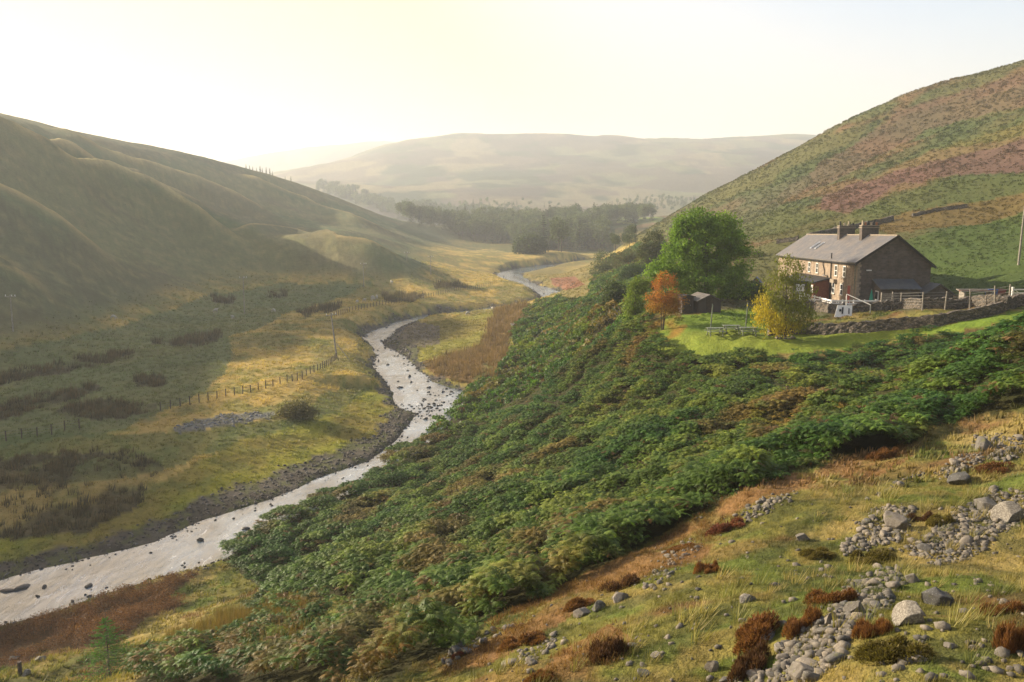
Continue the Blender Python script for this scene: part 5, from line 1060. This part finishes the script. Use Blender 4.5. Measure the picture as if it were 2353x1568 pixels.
MB().poly([(-.2, .09, .35), (-.05, .09, .35), (.05, .37, 1.05), (-.1, .37, 1.05)], (0, -.03, 0)).poly([(-.45, .2, .6), (-.2, .2, .6), (-.2, .29, .85), (-.4, .29, .85)], (0, -.03, 0)).poly([(.5, .1, .35), (.62, .1, .35), (.66, .34, .95), (.56, .34, .95)], (0, -.03, 0)).build('black_marks', M_BLACK, bd)
p = hp_(-1.6, -7.6); sr_ = empty('stair_handrail', (p.x, p.y, gz(p.x, p.y)), 'white diagonal handrail descending from the deck', 'handrail', rz=-PH); MB().bar((-1.9, .8, 2.0), (.2, -.6, .95), .07).build('rail', M_WHITE, sr_); MB().bar((.2, -.6, -.4), (.2, -.6, 1.0), .08).build('post', M_METAL, sr_); MB().bar((-1.9, .8, -.4), (-1.9, .8, 2.0), .07).build('post', M_WHITE, sr_)
# fences near the house
def fence(name, lab, posts, h, w, mat, wires, wmat=M_WIRE, lean=.03, wire_w=.02):
    p0 = posts[0]; root = empty(name, (p0[0], p0[1], gz(p0[0], p0[1])), lab, 'fence'); o0 = Vector((p0[0], p0[1], gz(p0[0], p0[1]))); tops = []
    me = None
    for p in posts:
        b = Vector((p[0], p[1], gz(p[0], p[1]))) - o0
        if me is None: ob = MB().cyl(0, 0, -.35, h, w / 2, w / 2.2, 7).build('post', mat, root); me = ob.data
        else: ob = link_me('post', me, root)
        ob.location = b; ob.rotation_euler = (random.uniform(-lean, lean), random.uniform(-lean, lean), random.uniform(0, 3)); ob.scale = (1, 1, random.uniform(.92, 1.08)); tops.append(b)
    if wires:
        wb = MB()
        for a, b in zip(tops[:-1], tops[1:]):
            for z in wires: wb.bar(a + Vector((0, 0, z * h)), b + Vector((0, 0, z * h)), wire_w)
        wb.build('wire', wmat, root)
    return root
fence('post_and_wire_fence', 'tall grey post and wire fence in front of the house yard wall', hits([(2048,711),(2069,712),(2119,713),(2171,712),(2228,709),(2285,704),(2318,699)]), 2.0, .15, M_WOOD, [.3, .45, .6, .75, .9], lean=.05, wire_w=.03)
p = hit(2037, 714, 50); pf = empty('slatted_gate', (p[0], p[1], p[2]), 'grey slatted timber gate at the left end of the yard fence', 'gate'); 
for sx in (-.62, .62): MB().box(sx - .07, sx + .07, -.07, .07, -.3, 2.0).build('post', M_WOOD, pf)
sb_ = MB(); [sb_.box(-.55, .55, -.05, -.01, 1.0 + k * .19, 1.13 + k * .19) for k in range(5)]; sb_.build('slats', M_WOOD, pf)
p = hit(2325, 698, 50); gt = empty('field_gate', (p[0], p[1], gz(p[0], p[1])), 'white five bar field gate at the right edge of the picture', 'gate', rz=-.05)
MB().box(-.09, .09, -.09, .09, -.3, 1.65).build('post', M_WHITE, gt); MB().box(3.3, 3.48, -.09, .09, -.6, 1.65).build('post', M_WHITE, gt)
gb_ = MB(); [gb_.box(.14, 3.25, -.03, .03, z, z + .11) for z in (.15, .42, .70, 1.0, 1.34)]; gb_.build('bars', M_WHITE, gt); MB().bar((.2, -.05, 1.35), (1.7, -.05, .2), .09, .04).bar((1.7, -.05, .2), (3.2, -.05, 1.35), .09, .04).build('braces', M_WHITE, gt)
def bin_(u, v, y, mat, lab):
    a, s, c_ = ray(u, v); x = y * math.tan(a); r = empty('wheelie_bin', (x, y, s * y / math.cos(a)), lab, 'bin'); MB().poly([(-.42, -.4, 0), (.42, -.4, 0), (.5, -.45, 1.15), (-.5, -.45, 1.15)], (0, .8, 0)).build('body', mat, r); MB().box(-.53, .53, -.5, .42, 1.153, 1.24).build('lid', mat, r)
    for sx in (-.4, .4): MB().cyl(sx, 0, -.02, .1, .09).build('wheel', M_BLACK, r)
bin_(2276, 690, 92, M_BLUE, 'blue bin standing behind the yard wall'); bin_(2295, 690, 93, M_REDP, 'dull red bin beside the blue one behind the yard wall')
p = hp_(11.3, -5.0); tk = empty('timber_stack', (p.x, p.y, gz(p.x, p.y) + .9), 'low stack of pale planks behind the yard wall', 'timber'); [MB().box(-2, 1.8 + .2 * k, -.5 + .3 * k, -.25 + .3 * k, .05 * k, .12 + .05 * k).build('plank', M_RWOOD if k == 1 else M_WOOD, tk) for k in range(4)]; [MB().box(sx - .08, sx + .08, -.5, .6, -1.2, -.003).build('bearer', M_WOOD, tk) for sx in (-1.6, 1.4)]
# old walls on the hillside
wall_line(hits([(1856,548),(1880,543),(1926,533),(1960,527),(1994,519),(2020,516),(2051,507)], 110), .95, .8, 'dry_stone_wall', 'old dry stone wall climbing the hillside behind the chimneys', 1.5)
wall_line(hits([(2096,498),(2125,491),(2160,485),(2221,477)], 110), .6, .8, 'dry_stone_wall', 'ruined wall stretch higher on the hillside right of the chimneys', 1.5)
wall_line(hits([(1785,560),(1805,557),(1834,552)], 110), .8, .8, 'dry_stone_wall', 'short ruined wall on the hillside left of the house roof', 1.5)
def hut_(u, v, w, l, h, rise, rz, wm, rm, name, lab, cat='shed', door=True, ridge_y=True, back=0, rmin=55):
    p = hit(u, v, rmin); x, y = p[0] * (1 + back / p[1]), p[1] + back; z = gz(x, y); r = empty(name, (x, y, z), lab, cat, rz=rz)
    b = MB().poly([(-w / 2, 0, -.6), (-w / 2, 0, h), (0, 0, h + rise), (w / 2, 0, h), (w / 2, 0, -.6)], (0, l, 0)).build('walls', wm, r); s = rise / (w / 2); o_ = .2
    for sg in (-1, 1): MB().poly([(sg * (w / 2 + o_), -.2, h - o_ * s + .01), (0, -.2, h + rise + .01), (0, -.2, h + rise + .09), (sg * (w / 2 + o_), -.2, h - o_ * s + .09)], (0, l + .4, 0)).build('roof', rm, r)
    if door: d = MB().box(-.4, .4, -.04, -.003, 0, 1.75).build('door', M_DWOOD if wm is not M_DWOOD else M_BLACK, r); MB().box(.25, .3, -.07, -.041, .9, 1.0).build('handle', M_METAL, d)
    return r
M_BOARD, nt = new_mat('dark_boards'); tc = N(nt, 'ShaderNodeTexCoord').outputs['Object']; wv2 = N(nt, 'ShaderNodeTexWave'); wv2.inputs['Scale'].default_value = 2.2; lk(nt, tc, wv2.inputs['Vector']); c = mixc(nt, wv2.outputs['Fac'], (.045, .035, .035, 1), (.10, .08, .075, 1)); finish(nt, c, .85, .2, wv2.outputs['Fac'], .02, .5)
hut_(1630, 727, 2.6, 4.0, 1.35, .6, .12, M_BOARD, M_SLATE, 'garden_hut', 'dark boarded hut with grey roof under the tallest tree', back=2)
hut_(1580, 724, 1.3, 1.6, 1.9, .12, .1, M_BOARD, M_BLACK, 'garden_shed', 'narrow dark shed left of the boarded hut', back=1)
ph_ = hut_(1736, 682, 1.8, 2.2, 1.3, 1.0, -.35, M_RWOOD, M_BROOF, 'playhouse', 'small playhouse with blue roof behind the birch', back=4); MB().box(-.6, -.35, -.05, -.004, .2, 1.1).box(.5, .7, -.05, -.004, .2, 1.1).build('trim', M_WHITE, ph_)
# picnic tables and the two poles of the lawn
def picnic(u, v, rz, lab):
    p = hit(u, v, 50); r = empty('picnic_table', (p[0], p[1], p[2]), lab, 'picnic table', 'picnic tables on the lawn', rz)
    MB().box(-.85, .85, -.36, -.125, .72, .76).box(-.85, .85, -.118, .118, .72, .76).box(-.85, .85, .125, .36, .72, .76).build('tabletop', M_POST, r)
    for sy in (-.68, .68): MB().box(-.85, .85, sy - .13, sy + .13, .43, .47).build('seat', M_POST, r)
    for sx in (-.62, .62):
        MB().bar((sx, -.62, -.05), (sx, -.22, .72), .09, .07).bar((sx, .62, -.05), (sx, .22, .72), .09, .07).bar((sx, -.8, .39), (sx, .8, .39), .06, .08).build('leg', M_POST, r)
    return r
picnic(1643, 771, .05, 'left front picnic table beside the left lawn pole'); picnic(1680, 765, .0, 'picnic table set back between the two front ones'); picnic(1719, 770, -.04, 'right front picnic table nearest the birch')
for u, v, h, lab in ((1632.5, 759, 2.55, 'left of two bare poles standing on the lawn'), (1712.7, 757.5, 2.65, 'right of two bare poles standing on the lawn')):
    p = hit(u, v, 50); o = MB().cyl(0, 0, -.4, h, .07, .06, 8).cyl(0, 0, h, h + .05, .085, .03, 8).build('lawn_pole', M_POST); o.location = p; o.rotation_euler = (0, .06, 0); tag(o, lab, 'pole')
# power poles
def power(u, v, hpx, lab, arm=True, lean=0, rmin=40, mat=None, w=.13, azr=.3):
    p = hit(u, v, rmin)
    if not p: return
    h = hpx / F * p[1]; r = empty('power_pole', p, lab, 'power pole', 'power poles along the valley', azr); r.rotation_euler = (0, lean, 0)
    MB().cyl(0, 0, -.8, h, w, w * .7, 8).build('pole', mat or M_WOOD, r)
    if arm: MB().box(-.9, .9, -.06, .06, h - .45, h - .32).build('crossarm', M_WOOD, r); [MB().cyl(sx, 0, h - .32, h - .05, .06, .05, 6).build('insulator', M_WHITE, r) for sx in (-.8, 0.25, .8)]
power(562, 720, 85, 'power pole with crossarm standing in shade at the foot of the left hill'); power(836, 661, 57, 'power pole below the dark spur of the left hill'); power(990, 631, 43, 'slim power pole right of the dark spur')
power(30, 762, 86, 'dim power pole on the left hill foot near the left edge'); power(935, 601, 22, 'small distant power pole behind the spur'); power(1450, 560, 20, 'faint pole on the slope left of the dark olive tree', True, 0, 100)
power(774, 824, 107, 'tall leaning power pole where the two valley fences meet', True, -.10, 40, None, .16)
power(2340, 609, 134, 'telegraph pole on the hillside at the right edge', False, .03, 90, M_WOOD, .14)
p = hit(774, 824, 40); o = MB().bar((0, 0, 2.6), (2.3, -.6, -.2), .09).build('pole_strut', M_WOOD); o.location = (p[0], p[1], p[2]); tag(o, 'leaning timber strut at the foot of the tall leaning power pole', 'strut')
# valley fences
def along(pts, n):
    w = hits(pts, 40); d = [0]
    for a, b in zip(w[:-1], w[1:]): d.append(d[-1] + math.hypot(b[0] - a[0], b[1] - a[1]))
    return [(np.interp(t, d, [q[0] for q in w]), np.interp(t, d, [q[1] for q in w])) for t in np.linspace(0, d[-1], n)]
fence('valley_fence', 'post and wire fence crossing the sunlit straw field up to the leaning pole', along([(369,944),(440,930),(502,917),(560,905),(616,892),(660,880),(700,868),(735,852),(760,838),(774,825)], 34), 1.15, .14, M_DWOOD, [.4, .65, .9], wire_w=.018)
fence('valley_fence', 'post and wire fence on the dark bank at the left edge', along([(-60,1028),(27,1012),(66,1007),(106,1003),(146,991),(183,986)], 8), 1.2, .15, M_DWOOD, [.4, .65, .9], wire_w=.018)
fence('valley_fence', 'long distant fence curving above the outer river bend', along([(768,728),(800,718),(840,709),(900,699),(970,686),(1020,676),(1080,665),(1140,652)], 70), 1.2, .13, M_DWOOD, [.4, .65, .9], wire_w=.02)
fence('rail_fence', 'few posts of old fence on the bend below the reed bed', along([(1560,905),(1580,880)], 2) if False else along([(1540,640),(1552,636),(1564,640)], 3), 1.0, .12, M_DWOOD, [.8])
# things in the lower left corner
p = hit(47, 1553, 15); o = MB().cyl(0, 0, -.3, .75, .11, .10, 8).build('wooden_stump_post', M_DWOOD); o.location = p; tag(o, 'short dark wooden post at the lower left edge', 'post')
special(57, 1546, 20, 18, 'white stone lying beside the short wooden post', 'boulder', M_PALE, 3); special(28, 1512, 26, 10, 'pale flat stone above the short wooden post', 'boulder', M_STONE, 4); special(92, 1515, 30, 14, 'grey stone in moss left of the young spruce', 'boulder', M_STONE, 5)
# dead branches
p = hit(1431, 742, 60); pth = []; r = np.random.default_rng(9)
for k in range(7): e_ = np.array([r.uniform(-1.4, 1.2), r.uniform(-.5, .5), r.uniform(.4, 2.2)]); pth.append(([(r.uniform(-.3, .3), 0, -.2), tuple(e_ * .5 + np.array([.1, 0, .2])), tuple(e_)], [.11, .07, .02]))
V_, F_ = tube(pth); o = link_me('dead_tree', mesh_np('dead_tree', V_, F_, simple('dead_wood', (.16, .13, .11), .9, .3, 5), None, True)); o.location = p; tag(o, 'bleached dead branches left of the slim green young tree', 'dead tree')
# ------------------------------------------------------------------ sheep
def sheep_mesh(graze):
    vs = [(-.38, 0, .62), (-.15, 0, .66), (.15, 0, .66), (.36, 0, .64)]; rad = [.2, .27, .27, .2]; ed = [(0, 1), (1, 2), (2, 3)]
    hz_ = [(.50, 0, .52), (.60, 0, .30), (.70, 0, .16)] if graze else [(.50, 0, .78), (.60, 0, .90), (.76, 0, .86)]
    k = len(vs); vs += hz_; rad += [.12, .09, .055]; ed += [(3, k), (k, k + 1), (k + 1, k + 2)]
    for sx, at_ in ((-.34, 0), (.32, 3)):
        for sy in (-.13, .13):
            k = len(vs); bk = -.05 if at_ == 0 else .02; vs += [(sx, sy, .46), (sx + bk, sy, .24), (sx, sy, .0)]; rad += [.10, .05, .04]; ed += [(at_, k), (k, k + 1), (k + 1, k + 2)]
    me = bpy.data.meshes.new('s'); me.from_pydata(vs, ed, []); o = bpy.data.objects.new('s', me); COL.objects.link(o)
    sk = o.modifiers.new('skin', 'SKIN'); o.modifiers.new('sub', 'SUBSURF').levels = 1; 
    for i, q in enumerate(rad): me.skin_vertices[0].data[i].radius = (q, q)
    me.skin_vertices[0].data[0].use_root = True
    dg = bpy.context.evaluated_depsgraph_get(); out = bpy.data.meshes.new_from_object(o.evaluated_get(dg)); bpy.data.objects.remove(o); out.materials.clear(); out.materials.append(M_FLEECE); out.shade_smooth(); return out
M_FLEECE = simple('fleece', (.42, .38, .31), .95, .2, 9)
SH_ = [sheep_mesh(True), sheep_mesh(False)]
for k, (u, v, sc, lab) in enumerate([(856,688,1,'sheep at the upper left of the little flock by the distant fence'),(866,687,1,'sheep at the right end of the little flock by the distant fence'),(858,692,1,'sheep in front of the flock by the distant fence'),(837,695,1,'sheep trailing the flock by the distant fence'),(821,698,1,'last sheep on the left behind the flock by the distant fence'),
   (1183,757,1.1,'sheep at the right of the inner river bend beside bracken'),(1132,714,1,'sheep near the top of the yellow grass in the river bend'),(495,719,1,'sheep in shade left of the power pole with crossarm'),(629,719,1,'sheep in shade right of the power pole with crossarm'),(535,735,1,'sheep in shade below the power pole with crossarm'),
   (260,735,1,'lone sheep at the foot of the left hill'),(900,653,1,'lone sheep under the dark spur'),(1075,725,1,'sheep lying low on the shingle side of the inner bend')]):
    p = hit(u, v, 40)
    if not p: continue
    o = link_me('sheep', SH_[k % 2]); o.location = p; o.rotation_euler = (0, 0, k * 1.9); o.scale = (sc * 1.15,) * 3; tag(o, lab, 'sheep', 'sheep grazing in the valley')
# ------------------------------------------------------------------ the air of the valley
zlo = float(Z.min()) - 1.0; zhi = float(Z.max()) + 6.0
bx_ = [(sx * 3720, sy * 3720, zz) for zz in (zlo, zhi) for sy in (-1, 1) for sx in (-1, 1)]
me = bpy.data.meshes.new('haze'); me.from_pydata(bx_, [], [(0, 2, 3, 1), (4, 5, 7, 6), (0, 1, 5, 4), (2, 6, 7, 3), (0, 4, 6, 2), (1, 3, 7, 5)]); me.update()
m, nt = new_mat('haze'); o = N(nt, 'ShaderNodeOutputMaterial'); pv = N(nt, 'ShaderNodeVolumePrincipled')
pv.inputs['Density'].default_value = HAZE; pv.inputs['Anisotropy'].default_value = HAZE_G; pv.inputs['Color'].default_value = HAZE_C
lk(nt, pv.outputs[0], o.inputs['Volume']); me.materials.append(m)
tag(link_me('haze', me), kind='stuff')

# look-alikes that still share a label are told apart by their order from the left
ORDN = ['first', 'second', 'third', 'fourth', 'fifth', 'sixth', 'seventh', 'eighth', 'ninth', 'tenth', 'eleventh', 'twelfth', 'thirteenth', 'fourteenth', 'fifteenth']
same = {}
for o in SC.objects:
    if o.parent is None and o.get('group') and o.get('label') and o.get('category') in ('stone', 'tree'): same.setdefault(o['label'], []).append(o)
for lab, os_ in same.items():
    if 1 < len(os_) <= 15:
        for k, o in enumerate(sorted(os_, key=lambda q: math.atan2(q.location.x, q.location.y))): o['label'] = f'{ORDN[k]} from left, {lab}'
